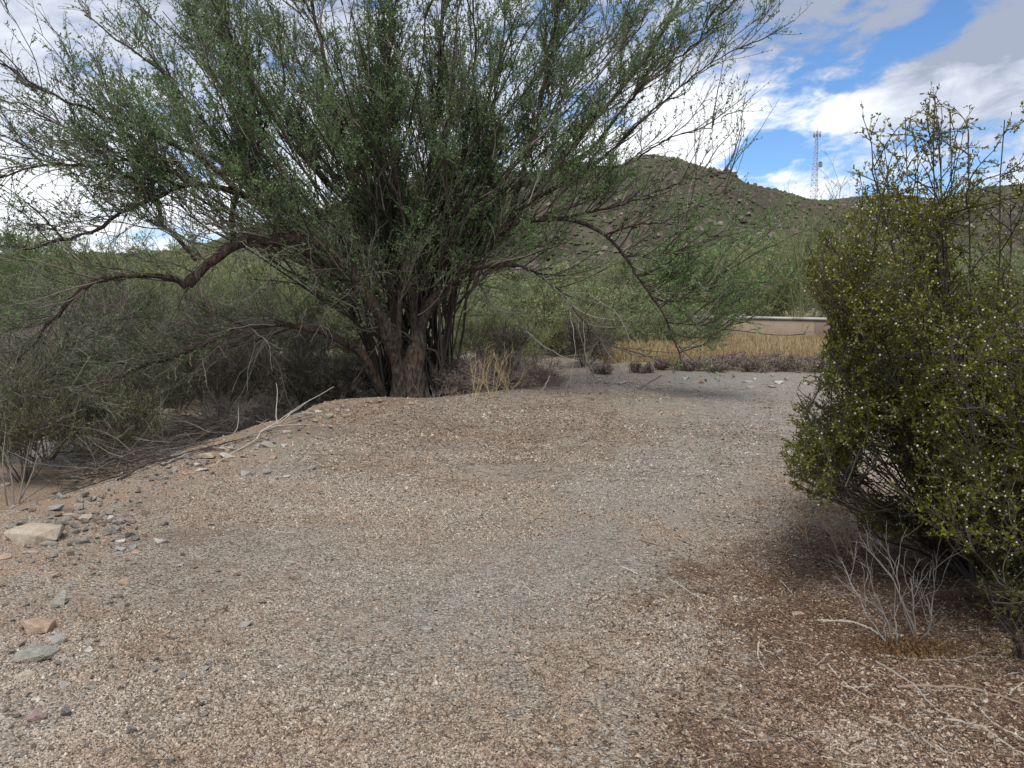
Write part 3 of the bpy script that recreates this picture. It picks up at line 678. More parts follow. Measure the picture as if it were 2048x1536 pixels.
# ---- creosote at the right, close to the camera
def poly_in(px, py, poly):
    c = np.zeros(px.shape, bool); n = len(poly)
    for i in range(n):
        x1, y1 = poly[i]; x2, y2 = poly[(i+1) % n]
        with np.errstate(divide='ignore', invalid='ignore'):
            c ^= ((y1 > py) != (y2 > py)) & (px < (x2-x1)*(py-y1)/(y2-y1+1e-9)+x1)
    return c
def creosote(base, tall, stems, label, leafmat, keepf, ns2, seedp, nl=7, n3=8, dens=1.0):
    root = empty('creosote_bush', base, label, 'bush')
    P1 = []; 
    for tip, bow in stems:
        tip = np.array(tip); b = base+np.array([rng.uniform(-.12, .12), rng.uniform(-.12, .12), -.02])
        m = b+(tip-b)*np.array([.5+bow, .5+bow, .48]); P1.append(smoothline([b, b+(m-b)*.5+np.array([0, 0, .02]), m, tip], 12))
    P1 = np.array(P1); P1 += rng.normal(size=P1.shape)*.012*np.linspace(0, 1, 12)[None, :, None]
    gs = Geo(); tubes(gs, P1, taper(rng.uniform(.006, .012, len(P1)), np.full(len(P1), .0025), 12), 6, rng.uniform(0, .6, len(P1)))
    gs.build('stems', M['twig'], root)
    gt = Geo(); gl = Geo(); gb = Geo()
    _, o2, t2, tt = spawn(P1, ns2, .22, 1.0); _, oe, te, tte = spawn(P1, 4, .86, 1.0); o2 = np.concatenate([o2, oe]); t2 = np.concatenate([t2, te]); d2 = nrm(t2*.8+randv(len(o2))*.95+np.array([0, 0, .12]))
    P2 = grow(o2, d2, rng.uniform(.18, .55, len(o2)), 6, .16, (0, 0, 1), .03); k = keepf(P2[:, -1]); P2 = P2[k]
    tubes(gt, P2, taper(np.full(len(P2), .0042), np.full(len(P2), .0016), 7), 4, rng.uniform(0, .6, len(P2)))
    _, o3, t3, tt = spawn(P2, n3, .12, 1.0); d3 = nrm(t3*.9+randv(len(o3))*.95); P3 = grow(o3, d3, rng.uniform(.05, .17, len(o3)), 4, .2, (0, 0, 1), .03)
    k = keepf(P3[:, -1]); P3 = P3[k]; tubes(gt, P3, taper(np.full(len(P3), .002), np.full(len(P3), .0009), 5), 3, rng.uniform(0, .6, len(P3)))
    cl = rng.random(len(P3)); i, ol, tl, tt = spawn(P3, nl, .1, 1.0); dl = nrm(tl*.8+randv(len(ol))*.85+np.array([0, 0, .15]))
    k = rng.random(len(ol)) < dens; i, ol, dl = i[k], ol[k], dl[k]
    leaves(gl, ol, dl, rng.uniform(.012, .023, len(ol)), .52, np.clip(cl[i]*.5+rng.random(len(ol))*.5, 0, 1))
    _, ob, tb, tt = spawn(P3, 1, .6, 1.0); pr = rng.random(len(ob)) < seedp(ob); ob = ob[pr]+randv(pr.sum())*.008; balls(gb, ob, rng.uniform(.004, .0068, len(ob)))
    print('CREO', len(P2), len(P3), sum(len(v) for v in gl.V)//4, len(ob))
    gt.build('twigs', M['twig'], root); gl.build('foliage', M[leafmat], root); gb.build('seed_heads', M['seed'], root)
    return root
POLY = [(1740, 180), (1690, 230), (1695, 320), (1690, 370), (1735, 395), (1690, 415), (1625, 445), (1600, 500), (1600, 580), (1640, 610), (1650, 650), (1640, 700), (1610, 745), (1585, 790), (1565, 850), (1555, 920), (1580, 980), (1640, 1015), (1720, 1060), (1800, 1080), (1880, 1075), (1930, 1130), (2000, 1170), (2060, 1190), (2500, 1300), (3000, 900), (3000, -200), (2300, 60), (2060, 130), (2010, 180), (1985, 165), (1930, 215), (1900, 160), (1850, 150), (1835, 200), (1800, 190), (1780, 215)]
def keepA(P):
    px, py = proj(P); a = poly_in(px, py, POLY); gap = np.exp(-(((px-1745)/75)**2+((py-950)/50)**2))*.85+np.exp(-(((px-1780)/70)**2+((py-880)/40)**2))*.5
    gap = gap+np.where(py > 1085, .6, 0)
    top = sst(-py, -450, -300)*.45
    return a & (rng.random(len(px)) > gap+top) & (rng.random(len(px)) < np.where(py < 430, .9, .12)+.88*sst(clump3(P, 4.2), .36, .50))
cb = PGZ(2010, 1200); cb = np.array([2.75, 4.25, gz1(2.75, 4.25)])
st = []
for k in range(135):
    tx = rng.uniform(1585, 2120) if rng.random() < .72 else rng.uniform(2050, 2700); ty = 200+rng.random()**.85*700
    if k < 22: tx, ty = rng.uniform(1575, 1700), rng.uniform(790, 985)
    elif k < 52: tx, ty = rng.uniform(1612, 1740), rng.uniform(440, 740)
    elif tx < 1700: ty = rng.uniform(480, 960)
    elif tx < 1760: ty = rng.uniform(260, 900)
    st.append((PT(tx, ty, 4.25+rng.uniform(-.75, .8)), rng.uniform(-.12, .12)))
for q in [(1725, 285), (1770, 260), (1860, 200), (1905, 215), (1745, 320), (1800, 245), (1980, 210), (2010, 240), (2045, 190), (1880, 240), (1830, 300), (1940, 270)]: st.append((PT(q[0], q[1], 4.2+rng.uniform(-.4, .4)), .08))
st = [q for q in st if keepA(np.array([q[0]]))[0] or rng.random() < .05]
creosote(cb, 0, st, 'tall dark olive bush full of white seed dots at the right of the clearing', 'creo', keepA, 27, lambda P: np.where(proj(P)[1] < 420, 1.0, .40), nl=11, n3=12)
POLY2 = [(1880, 640), (1850, 700), (1830, 760), (1845, 850), (1780, 900), (1770, 1000), (1830, 1080), (1900, 1110), (1980, 1160), (2100, 1220), (2600, 1300), (2600, 500), (2100, 560), (1960, 610)]
def keepB(P):
    px, py = proj(P); return poly_in(px, py, POLY2) & (rng.random(len(px)) < .15+.85*sst(clump3(P, 5.), .32, .46))
cb2 = np.array([2.75, 3.5, gz1(2.75, 3.5)])
st = [(PT(rng.uniform(1830, 2500), rng.uniform(650, 1100), 3.4+rng.uniform(-.45, .4)), rng.uniform(-.1, .15)) for k in range(34)]
creosote(cb2, 0, st, 'yellow green bush with white seed balls in front of the tall dark bush', 'creo', keepB, 22, lambda P: np.full(len(P), .5), nl=10, n3=11)
def keepC(P):
    px, py = proj(P); return (px > 1940) & (py > 1150) & (py < 1320)
cb3 = PGZ(2090, 1330)
st = [(PT(rng.uniform(1950, 2250), rng.uniform(1150, 1280), 2.95+rng.uniform(-.15, .3)), 0) for k in range(9)]
creosote(cb3, 0, st, 'small low green sprig sprouting from the brown litter at the right edge', 'creo', keepC, 9, lambda P: np.full(len(P), .0), nl=6, n3=6)

# ---- background shrubs and trees
def onG(px, Y): x = (px-1024)/F*Y*1.0; return np.array([x, Y, gz1(x, Y)])
ORD = ['first', 'second', 'third', 'fourth', 'fifth', 'sixth', 'seventh', 'eighth', 'ninth', 'tenth', 'eleventh', 'twelfth', 'thirteenth', 'fourteenth', 'fifteenth']
g1 = 'pale green desert trees beyond the wall'
for k, (px, Y, h, w, lf, lab) in enumerate([
    (1590, 34, 4.3, 3.6, 'palo', 'broad yellow green tree above the left part of the white wall cap'),
    (1490, 30, 3.5, 2.6, 'palo', 'yellow green tree behind the left end of the tan wall'),
    (1700, 36, 4.2, 3.4, 'palog', 'green tree above the wall, half behind the dark olive bush'),
    (1850, 33, 4.0, 3.2, 'palo', 'yellowish tree behind the wall, seen through the dark olive bush'),
    (2010, 30, 3.6, 3.0, 'palog', 'green tree over the wall at the right edge, screened by the olive bush'),
    (1400, 40, 4.3, 3.2, 'leaf2', 'fresh green tree between the drooping branch and the wall end'),
    (1290, 44, 4.0, 3.6, 'palog', 'dull green tree behind the drooping branch of the big tree')]):
    plant('palo_verde_tree', onG(px, Y), h, w, lab, 'tree', g1, lf, 'greentwig', ns=16, n2=9, n3=8, n4=2, nl=9, ls=.11, asp=.35, rs=.05, trop=.05, spread=1.2)
plant('palo_verde_tree', onG(1612, 27), 4.9, 2.2, 'tall thin tree whose sparse tips stand against the sky over the hill saddle', 'tree', g1, 'leaf2', 'greentwig', ns=9, n2=8, n3=7, n4=2, nl=4, ls=.05, rs=.035, spread=1.0, trop=.02, asp=.3)
g2 = 'pale shrubs behind the big tree'
for k, (px, Y, h, w, lf, lab) in enumerate([
    (1130, 22, 1.9, 2.2, 'palo', 'feathery pale green shrub right of the big tree, behind the dead branch'),
    (1060, 24, 2.1, 2.2, 'palog', 'pale green shrub just right of the leaning right trunk'),
    (1220, 23, 1.8, 2.0, 'palog', 'green shrub under the drooping branch of the big tree'),
    (1310, 26, 1.9, 2.2, 'palo', 'yellow green shrub left of the tan wall end'),
    (970, 27, 2.1, 2.4, 'palo', 'pale shrub showing between the twigs right of the trunks'),
    (700, 26, 2.9, 2.6, 'palog', 'pale green shrub showing left of the leaning left trunk'),
    (600, 24, 2.5, 2.4, 'palo', 'yellow green shrub under the long left limb'),
    (520, 29, 2.9, 2.8, 'palog', 'dull green shrub beneath the bend of the left limb'),
    (430, 27, 2.6, 2.6, 'palo', 'pale yellow shrub under the knot of the left limb'),
    (340, 33, 3.4, 3.2, 'palog', 'rounded green shrub seen below the arching low branch'),
    (240, 30, 3.0, 3.0, 'palo', 'yellowish shrub beyond the wash, inside the arch of the low branch'),
    (130, 34, 3.7, 3.2, 'palog', 'green shrub beyond the wash near the left edge'),
    (20, 30, 3.6, 3.0, 'leaf2', 'bright green shrub at the far left edge beyond the wash')]):
    plant('desert_shrub', onG(px, Y), h, w, lab, 'shrub', g2, lf, 'greentwig', ns=16, n2=9, n3=7, n4=2, nl=9, ls=.085, asp=.4, rs=.02, trop=.05, spread=1.25)
g2b = 'tangled olive green brush beyond the bank'
for j, px in enumerate(np.arange(-90, 800, 62)):
    for Y, h in ((19.5, 2.3), (16.6, 1.9)):
        if Y < 18 and 560 < px < 900: continue
        plant('brush_bush', onG(px+rng.uniform(-25, 25), Y+rng.uniform(-.8, .8)), h*rng.uniform(.8, 1.2), 1.6, 'twiggy olive green bush in the tangle of brush beyond the bank at the left', 'bush', g2b, rng.choice(['palog', 'palo', 'leaf2'] if Y > 18 else ['creo_far', 'creo_far', 'leaf2']), rng.choice(['greentwig', 'twig'] if Y > 18 else ['twig', 'deadtwig']), ns=13, n2=9, n3=7, n4=2, nl=4, ls=.045, asp=.4, rs=.012, spread=1.3, wander=.16, trop=.03)
for px in np.arange(880, 1400, 60):
    Y = rng.uniform(17.6, 20.5)
    plant('brush_bush', onG(px+rng.uniform(-20, 20), Y), rng.uniform(.9, 1.4), 1.3, 'pale feathery green bush in the row behind and right of the big tree', 'bush', 'pale feathery bushes right of the big tree', rng.choice(['palog', 'palo']), 'greentwig', ns=14, n2=9, n3=7, n4=2, nl=5, ls=.045, asp=.3, rs=.010, spread=1.2, wander=.12, trop=.05)
# a far belt of trees on the plain
g3 = 'far trees on the plain below the hill'; k = 0
for Y, h in ((48, 2.6), (62, 3.0), (80, 3.4)):
    for px in np.arange(-200, 2300, 110 if Y < 60 else 130):
        p = px+rng.uniform(-40, 40)
        plant('distant_tree', onG(p, Y+rng.uniform(-4, 6)), h*rng.uniform(.75, 1.25), h*.8, 'small hazy green tree standing on the plain below the rocky hill', 'tree', g3, rng.choice(['palog', 'palo', 'palo']), 'greentwig', ns=9, n2=6, n3=6, nl=14, ls=.24, asp=.45, rs=.05, spread=1.3)
# olive creosote bushes and grey dead brush beyond the bank, left
g4 = 'olive bushes below the bank on the left'
for px, Y, h, w, lab in [
    (618, 12.6, 1.25, .55, 'narrow olive bush against the left side of the big trunk'),
    (350, 14.6, 1.5, 1.2, 'olive bush standing beyond the grey sandy wash'),
    (430, 13.5, 1.5, 1.2, 'olive bush below the low horizontal limb, behind the brush pile'),
    (545, 14.2, 1.9, 1.2, 'taller olive bush left of the narrow trunk side bush'),
    (150, 13.6, 1.5, 1.1, 'olive bush just beyond the left end of the wash'),
    (25, 8.9, 1.35, .9, 'olive bush cut by the left picture edge above the brown slope'),
    (75, 10.4, 1.25, 1.0, 'olive bush left of the wash with grey bare legs'),
    (270, 12.6, 1.15, 1.0, 'low olive bush at the middle of the wash, behind the dead branches'),
    (215, 10.2, .95, .8, 'small olive bush standing in the brush pile at the near side of the wash'),
    (1170, 17.5, 1.1, .9, 'small olive bush behind the dead branch right of the big tree'),
    (1000, 16.5, 1.2, .9, 'small olive bush behind the grey tumbleweed mound')]:
    plant('creosote_bush', onG(px, Y), h, w, lab, 'bush', g4, 'creo_far', 'twig', ns=13, n2=9, n3=7, n4=2, nl=4, ls=.026, rs=.009, spread=1.1, trop=.03)
# grey-green willowy tree at the left edge
plant('willowy_shrub', onG(-70, 9.8), 2.5, 2.0, 'soft green willowy shrub hanging in from the left picture edge', 'shrub', None, 'leaf2', 'twig', ns=15, n2=9, n3=8, n4=3, nl=5, ls=.036, asp=.25, rs=.018, spread=1.2, trop=.0, droop=.06)
g5 = 'grey leafless brush'
for px, Y, h, w, lab in [
    (250, 16.5, 1.7, 1.7, 'grey leafless bush in the middle of the brush left of the wash'),
    (140, 15.5, 1.9, 1.6, 'dark grey bare bush near the left edge behind the olive bushes'),
    (390, 15.5, 1.7, 1.7, 'pale grey bare bush below the arching low branch'),
    (480, 11.9, .75, .9, 'low grey twiggy bush at the foot of the bank'),
    (700, 12.7, .9, .8, 'dark bare brush piled against the left side of the trunks'),
    (880, 12.9, .8, .7, 'dark bare brush at the right foot of the trunks'),
    (760, 13.4, 1.2, .8, 'bare brush directly behind the trunks')]:
    plant('bare_bush', onG(px, Y), h, w, lab, 'bush', g5, 'grey', 'deadtwig' if px not in (700, 760, 880) else 'twig', ns=18, n2=9, n3=8, n4=3, nl=0, rs=.008, spread=1.25, wander=.2, trop=.0)
g6 = 'grey tumbleweed mounds'
for px, Y, h, w, lab in [
    (985, 13.2, .72, .75, 'rounded grey tumbleweed mound beside the big trunk'),
    (1060, 13.7, .66, .75, 'grey tumbleweed mound farther from the trunk, beside the dead branch'),
    (930, 12.8, .55, .5, 'small brown dry weed mound nearest the right trunk')]:
    plant('tumbleweed', onG(px, Y), h, w, lab, 'bush', g6, 'grey', 'drystem', ns=34, n2=8, n3=7, n4=2, nl=1, ls=.018, rs=.004, spread=1.5, wander=.22, trop=-.02, l2=.55, l3=.35)
g7 = 'dry bushes along the far edge of the clearing'
for j, (px, Y, h) in enumerate([(1210, 15.5, .35), (1285, 16, .4), (1370, 16.6, .45), (1430, 16.2, .55), (1475, 17, .6), (1515, 15.8, .55), (1560, 16.5, .65), (1605, 15.6, .6), (1650, 16.2, .6), (1700, 15, .5), (1450, 17.6, .45), (1540, 17.4, .45), (1625, 17.4, .45), (1330, 17.5, .4), (1790, 15.4, .5)]):
    plant('dry_bush', onG(px, 15.3+(Y-15)*.35), h*.62, h*1.1, 'low grey brown dry bush, %s of the row from the left before the yellow grass' % ORD[j], 'bush', g7, 'grey', 'drystem', ns=22, n2=8, n3=6, n4=1, nl=2, ls=.035, rs=.005, spread=1.4, wander=.18, l2=.6)
# yellow grass in front of the wall
def grass():
    n = 26000; x = rng.uniform(2.2, 14, n); y = rng.uniform(17.5, 24.5, n); y = np.minimum(y, 28.2-x*.68-.3); k = (y > 17) & (fbm(x*.7, y*.7)+rng.random(n)*.25 > .42); x, y = x[k], y[k]; n = len(x)
    o = np.stack([x, y, gz(x, y)-.01], -1); P = grow(o, np.array([0, 0, 1.])+rng.normal(size=(n, 3))*.22, rng.uniform(.25, .50, n), 3, .1); g = Geo()
    tubes(g, P, taper(np.full(n, .008), np.full(n, .005), 4), 3)
    tag(g.build('yellow_grass', M['straw']), 'tall dry yellow grass in front of the tan wall', 'grass', kind='stuff')
grass()
print('PLANTS DONE')

# ------------------------------------------------------------------ sticks and dead branches
def stick(pts, r0, r1, mat, label, name='fallen_twig', cat='twig', group=None, lift=0.0, wpts=None, forks=0, rnd=None):
    P = np.array([PGZ(*p)+np.array([0, 0, r0*.8+lift]) for p in pts]) if wpts is None else np.array(wpts, float)
    n = 6*len(P); Q = smoothline(P, n); Q[1:-1] += rng.normal(size=(n-2, 3))*r0*.35
    b = P.mean(0); b[2] = P[:, 2].min(); g = Geo(); rr = np.linspace(r0, r1, n)*(1+rng.normal(size=n)*.07)
    col = rng.uniform(.2, .9) if rnd is None else rnd; tubes(g, Q[None], rr[None], 6, np.array([col]))
    if forks:
        _, o, tg, tt = spawn(Q[None], forks, .25, .95); d = nrm(tg+randv(forks)*np.array([.8, .8, .25])); ln = np.linalg.norm(Q[-1]-Q[0])
        P2 = grow(o, d, rng.uniform(.15, .4, forks)*ln, 5, .15, (0, 0, -1), .01); 
        if wpts is None: P2[:, :, 2] = gz(P2[:, :, 0], P2[:, :, 1])+r1
        tubes(g, P2, taper(np.full(forks, r1*1.1), np.full(forks, r1*.5), 6), 4, np.full(forks, col))
    o = empty(name, b, label, cat, group) if False else None
    me = g; ob = mk(name, np.concatenate(me.V)-b, [np.concatenate(me.F)], M[mat], None, np.concatenate(me.r), smooth=True); ob.location = tuple(b)
    return tag(ob, label, cat, group)
gS = 'fallen twigs on the brown litter at the right'
ST = [
 ([(1740, 1436), (1800, 1455), (1850, 1485), (1870, 1500)], .006, .003, 'palewood', 'pale forked stick at the lower right, below the long leaning twig', 3),
 ([(1622, 1520), (1650, 1516), (1700, 1530), (1760, 1533)], .004, .002, 'palewood', 'thin pale twig lying along the bottom edge at the right', 0),
 ([(1752, 1325), (1820, 1368), (1860, 1410), (1900, 1436), (1960, 1460)], .006, .003, 'palewood', 'long pale twig running down right from below the bare grey shrub', 2),
 ([(1790, 1378), (1850, 1374), (1930, 1378), (1990, 1392), (2048, 1412)], .008, .005, 'brownwood', 'thick grey brown stick reaching to the right edge', 0),
 ([(1655, 1329), (1690, 1368), (1722, 1388), (1748, 1402)], .004, .002, 'palewood', 'straight pale twig left of the long leaning twig', 0),
 ([(1750, 1312), (1800, 1318), (1860, 1322), (1930, 1318), (1978, 1300)], .006, .003, 'palewood', 'bent whitish stick crossing under the bare grey shrub', 3),
 ([(1518, 1286), (1516, 1310), (1522, 1330), (1534, 1345)], .005, .002, 'palewood', 'hook shaped whitish twig standing alone on the litter', 0),
 ([(1530, 1300), (1560, 1318), (1573, 1340)], .003, .0015, 'palewood', 'thin curved twig right of the hook shaped one', 0),
 ([(1536, 1272), (1580, 1283), (1620, 1290)], .003, .002, 'palewood', 'thin straight twig above the hook shaped one', 0),
 ([(1633, 1242), (1665, 1243), (1700, 1245), (1740, 1260), (1770, 1280)], .006, .004, 'palewood', 'whitish crooked branch lying left from the foot of the bare grey shrub', 3),
 ([(1560, 1162), (1575, 1178), (1590, 1195)], .0045, .002, 'palewood', 'short whitish twig above the pinkish stone', 1),
 ([(1245, 1136), (1262, 1144), (1275, 1150)], .007, .004, 'palewood', 'short thick whitish twig in the middle right of the gravel', 0),
 ([(1212, 1281), (1250, 1279), (1290, 1277), (1325, 1270)], .004, .003, 'brownwood', 'long reddish brown twig on the gravel right of centre', 0),
 ([(1336, 1157), (1380, 1186), (1400, 1196), (1405, 1212), (1432, 1248)], .004, .002, 'palewood', 'branched pale twig in the right middle of the gravel', 4),
 ([(1360, 1140), (1430, 1170), (1500, 1222), (1560, 1260)], .003, .0015, 'brownwood', 'very long thin straw coloured twig crossing the litter', 1),
 ([(1356, 1270), (1374, 1295), (1376, 1315)], .004, .002, 'palewood', 'curved pale twig below the branched pale twig', 0),
 ([(1045, 1166), (1060, 1182), (1083, 1194)], .0045, .003, 'palewood', 'single curved whitish twig near the middle of the gravel', 0),
 ([(1195, 1260), (1200, 1275), (1215, 1290)], .003, .002, 'palewood', 'small hooked twig left of the reddish brown twig', 0),
 ([(1170, 1320), (1210, 1335), (1245, 1346)], .004, .003, 'brownwood', 'dark straight twig in the lower middle of the gravel', 0),
 ([(1175, 1210), (1195, 1200), (1215, 1186)], .004, .003, 'brownwood', 'dark short twig above the long reddish brown twig', 0),
 ([(1283, 1083), (1320, 1092), (1350, 1103)], .004, .003, 'brownwood', 'dark straight twig high on the right of the gravel', 0),
 ([(1400, 1525), (1440, 1515), (1480, 1508)], .003, .002, 'palewood', 'thin pale twig near the bottom edge, right of centre', 0),
 ([(1420, 1330), (1450, 1340), (1480, 1352)], .003, .002, 'palewood', 'thin pale twig left of the two pale stones on the litter', 0),
 ([(908, 965), (935, 972), (968, 985)], .005, .003, 'brownwood', 'long grey twig on the upper middle of the clearing', 0),
 ([(535, 1058), (555, 1064), (595, 1067)], .004, .002, 'palewood', 'bent pale straw on the tan ground left of centre', 0),
 ([(282, 1496), (305, 1480), (330, 1468)], .005, .004, 'palewood', 'straight pale stick near the bottom left corner', 0),
 ([(197, 1465), (212, 1474), (224, 1480)], .005, .003, 'palewood', 'short pale stick left of the dark broken stone', 0),
 ([(797, 1342), (798, 1330), (812, 1312)], .003, .002, 'palewood', 'tiny bent straw in the lower middle left of the white stone', 0),
 ([(598, 1385), (615, 1368), (636, 1352)], .003, .002, 'palewood', 'short straw on the lower left gravel', 0),
 ([(1130, 806), (1100, 810), (1085, 812)], .01, .007, 'palewood', 'pale weathered stick lying at the far side of the clearing', 0),
 ([(1238, 770), (1255, 766), (1275, 766)], .02, .016, 'palewood', 'short pale log at the far edge of the clearing', 0),
 ([(1275, 782), (1295, 768), (1322, 752)], .014, .009, 'brownwood', 'brown stick leaning on the ground at the far edge', 0),
 ([(1690, 1040), (1725, 1070), (1760, 1105), (1800, 1150)], .003, .002, 'brownwood', 'long brown twig under the low left side of the olive bush', 1),
 ([(1890, 1440), (1960, 1455), (2010, 1490), (2060, 1520)], .006, .004, 'palewood', 'pale branch in the bottom right corner', 4),
 ([(1960, 1420), (1990, 1450), (2048, 1480)], .005, .003, 'palewood', 'second pale branch in the corner, crossing above the other', 2),
 ([(1445, 1420), (1495, 1428), (1545, 1425), (1570, 1424)], .003, .002, 'brownwood', 'long thin brown twig low on the litter', 2),
 ([(1448, 1436), (1480, 1446), (1512, 1460), (1540, 1460)], .003, .002, 'palewood', 'thin pale twig just under the long thin brown one', 1),
 ([(1960, 1395), (1968, 1420), (1966, 1445)], .003, .002, 'palewood', 'short upright lying twig below the thick brown stick', 0),
]
for pts, r0, r1, mt, lab, fk in ST: stick(pts, r0, r1, mt, lab, forks=fk, group=gS if pts[0][0] > 1330 else None)
for k in range(80):
    px = rng.uniform(1280, 2040); py = rng.uniform(1120, 1520)
    if px < 1900-(py-1100)*1.6: continue
    a = rng.uniform(-.5, .9)*rng.choice([1, 1, -1]); L = rng.uniform(25, 85); c_ = rng.normal(0, 7)
    stick([(px, py), (px+L*.5*math.cos(a)-c_*math.sin(a), py+L*.25*math.sin(a)+c_), (px+L*math.cos(a), py+L*.5*math.sin(a))], rng.uniform(.0024, .0052), .0016, rng.choice(['palewood', 'brownwood', 'palewood']), 'slender twig lying loose on the brown litter under the right bushes', forks=int(rng.integers(0, 3)), group='slender twigs on the brown litter')
# dead branches heaped along the foot of the bank
gB = 'dead branches heaped along the bank'
BR = [
 ([(420, 935, 0), (470, 905, .03), (520, 880, .10), (548, 858, .24), (590, 843, .36), (612, 822, .45)], .008, .006, 'palewood', 'whitish dead branch standing out over the brush pile', 5),
 ([(130, 905, .1), (230, 898, .16), (330, 885, .2), (450, 868, .22), (560, 860, .2)], .016, .007, 'deadtwig', 'long grey dead branch lying along the rim of the bank', 6),
 ([(60, 890, .1), (180, 860, .3), (240, 850, .35), (330, 880, .2)], .012, .005, 'deadtwig', 'arched grey dead branch in front of the wash', 5),
 ([(240, 960, .02), (310, 930, .12), (380, 910, .16), (470, 885, .16)], .014, .006, 'twig', 'dark dead branch at the foot of the pile', 6),
 ([(150, 965, .02), (190, 952, .04), (240, 940, .1), (330, 915, .15)], .01, .005, 'brownwood', 'brown dead stick on the lower slope', 3),
 ([(200, 930, .1), (290, 915, .15), (400, 880, .22), (500, 850, .3)], .012, .005, 'twig', 'dark branch crossing the brush pile', 6),
 ([(260, 905, .15), (340, 870, .3), (370, 840, .5), (400, 790, .8)], .011, .004, 'deadtwig', 'grey dead branch rising out of the brush pile', 6),
 ([(330, 930, .05), (400, 905, .1), (480, 880, .1), (570, 850, .08)], .012, .006, 'deadtwig', 'grey dead branch lowest along the rim', 5),
]
for pts, r0, r1, mt, lab, fk in BR:
    w = []
    for px, py, lf in pts:
        p = PGZ(px, py+0); q = PT(px, py, p[1]-lf*.0); w.append([q[0], q[1]-lf*1.5, q[2]*(q[1]-lf*1.5)/q[1]+EYE*(1-(q[1]-lf*1.5)/q[1])])
    stick(None, r0, r1, mt, lab, 'dead_branch', 'branch', gB, wpts=w, forks=fk)
# dead branches right of the tree
stick(None, .012, .004, 'palewood', 'forked white dead branch hanging down to the ground right of the big tree', 'dead_branch', 'branch', None,
      wpts=[PT(1052, 662, 12.9), PT(1085, 690, 12.8), PT(1110, 705, 12.7), PT(1135, 718, 12.6), PT(1158, 722, 12.6)], forks=4, rnd=.9)
stick(None, .020, .006, 'deadtwig', 'grey dead branch with curling ends right of the trunks', 'dead_branch', 'branch', None,
      wpts=[PT(955, 560, 12.5), PT(985, 612, 12.4), PT(1012, 625, 12.3), PT(1050, 628, 12.3), PT(1075, 634, 12.2)], forks=7, rnd=.4)
stick(None, .014, .006, 'palewood', 'small pale stick propped against the tumbleweed mound', 'dead_branch', 'branch', None,
      wpts=[PT(1082, 782, 12.6), PT(1092, 768, 12.6), PT(1100, 750, 12.7)], forks=0)
def brush():
    g = Geo(); n = 620; px = rng.uniform(120, 640, n); f = rng.random(n)
    ey = np.interp(px, [0, 200, 330, 400, 500, 600, 680], [1040, 975, 925, 898, 860, 826, 800]); py = ey-6-rng.random(n)**1.4*62
    o = np.array([PGZ(a, b) for a, b in zip(px, py)]); o[:, 2] += rng.uniform(0, .22, n)
    d = np.stack([rng.normal(1, .7, n)*rng.choice([-1, 1], n), rng.normal(.8, .6, n), rng.normal(0, .25, n)], -1)
    P = grow(o, d, rng.uniform(.25, .9, n), 6, .14, (0, 0, -1), .03); P[:, :, 2] = np.maximum(P[:, :, 2], gz(P[:, :, 0], P[:, :, 1])+.004)
    tubes(g, P, taper(rng.uniform(.003, .008, n), np.full(n, .002), 7), 4, rng.uniform(0, .8, n))
    _, o2, t2, tt = spawn(P, 2, .2, 1.0); Q = grow(o2, nrm(t2+randv(len(o2))*.6), rng.uniform(.08, .3, len(o2)), 4, .15, (0, 0, -1), .02)
    Q[:, :, 2] = np.maximum(Q[:, :, 2], gz(Q[:, :, 0], Q[:, :, 1])+.004); tubes(g, Q, taper(np.full(len(Q), .003), np.full(len(Q), .0015), 5), 3)
    tag(g.build('brush_pile', M['twig']), 'tangled grey twigs heaped along the foot of the dirt bank', 'brush', kind='stuff')
brush()
# bare grey shrub in the right foreground
def bare_shrub(base, tips, label, r0=.008, fk=3, name='bare_shrub', n2=6):
    root = empty(name, base, label, 'shrub')
    for tip in tips:
        tip = np.array(tip); b = base+np.array([rng.uniform(-.05, .05), rng.uniform(-.04, .04), -.01]); m = b+(tip-b)*.5+rng.normal(size=3)*.03
        Q = smoothline([b, m, tip], 14); Q[1:] += rng.normal(size=(13, 3))*.0025; g = Geo(); tubes(g, Q[None], np.linspace(r0, .0018, 14)[None], 6, np.array([.6]))
        _, o, tg, tt = spawn(Q[None], n2, .3, 1.0); P = grow(o, nrm(tg+randv(n2)*.55), rng.uniform(.08, .3, n2), 5, .14, (0, 0, 1), .03); tubes(g, P, taper(np.full(n2, .0022), np.full(n2, .001), 6), 4, np.full(n2, .5))
        _, o, tg, tt = spawn(P, 3, .2, 1.0); P = grow(o, nrm(tg+randv(len(o))*.6), rng.uniform(.04, .14, len(o)), 4, .14, (0, 0, 1), .0); tubes(g, P, taper(np.full(len(P), .0013), np.full(len(P), .0008), 5), 3, rng.random(len(P)))
        g.build('stem', M['deadtwig'] if name == 'bare_shrub' else M['straw'], root, smooth=True)
    return root
b1 = PGZ(1775, 1290); bY = b1[1]
bare_shrub(b1, [PT(1715, 1192, bY+.05), PT(1790, 1230, bY), PT(1745, 1175, bY+.1), PT(1690, 1140, bY+.15)], 'bare whitish shrub of stiff upright stems on the brown litter', .0045, n2=4)
b2 = PGZ(1838, 1275)
bare_shrub(b2, [PT(1822, 1155, b2[1]), PT(1868, 1130, b2[1]+.05), PT(1790, 1130, b2[1]+.1), PT(1725, 1090, b2[1]+.3), PT(1852, 1190, b2[1])], 'second bare grey shrub beside the stiff whitish one, under the olive bush', .0045, n2=4)
gW = 'straw coloured weeds beside the olive bush'
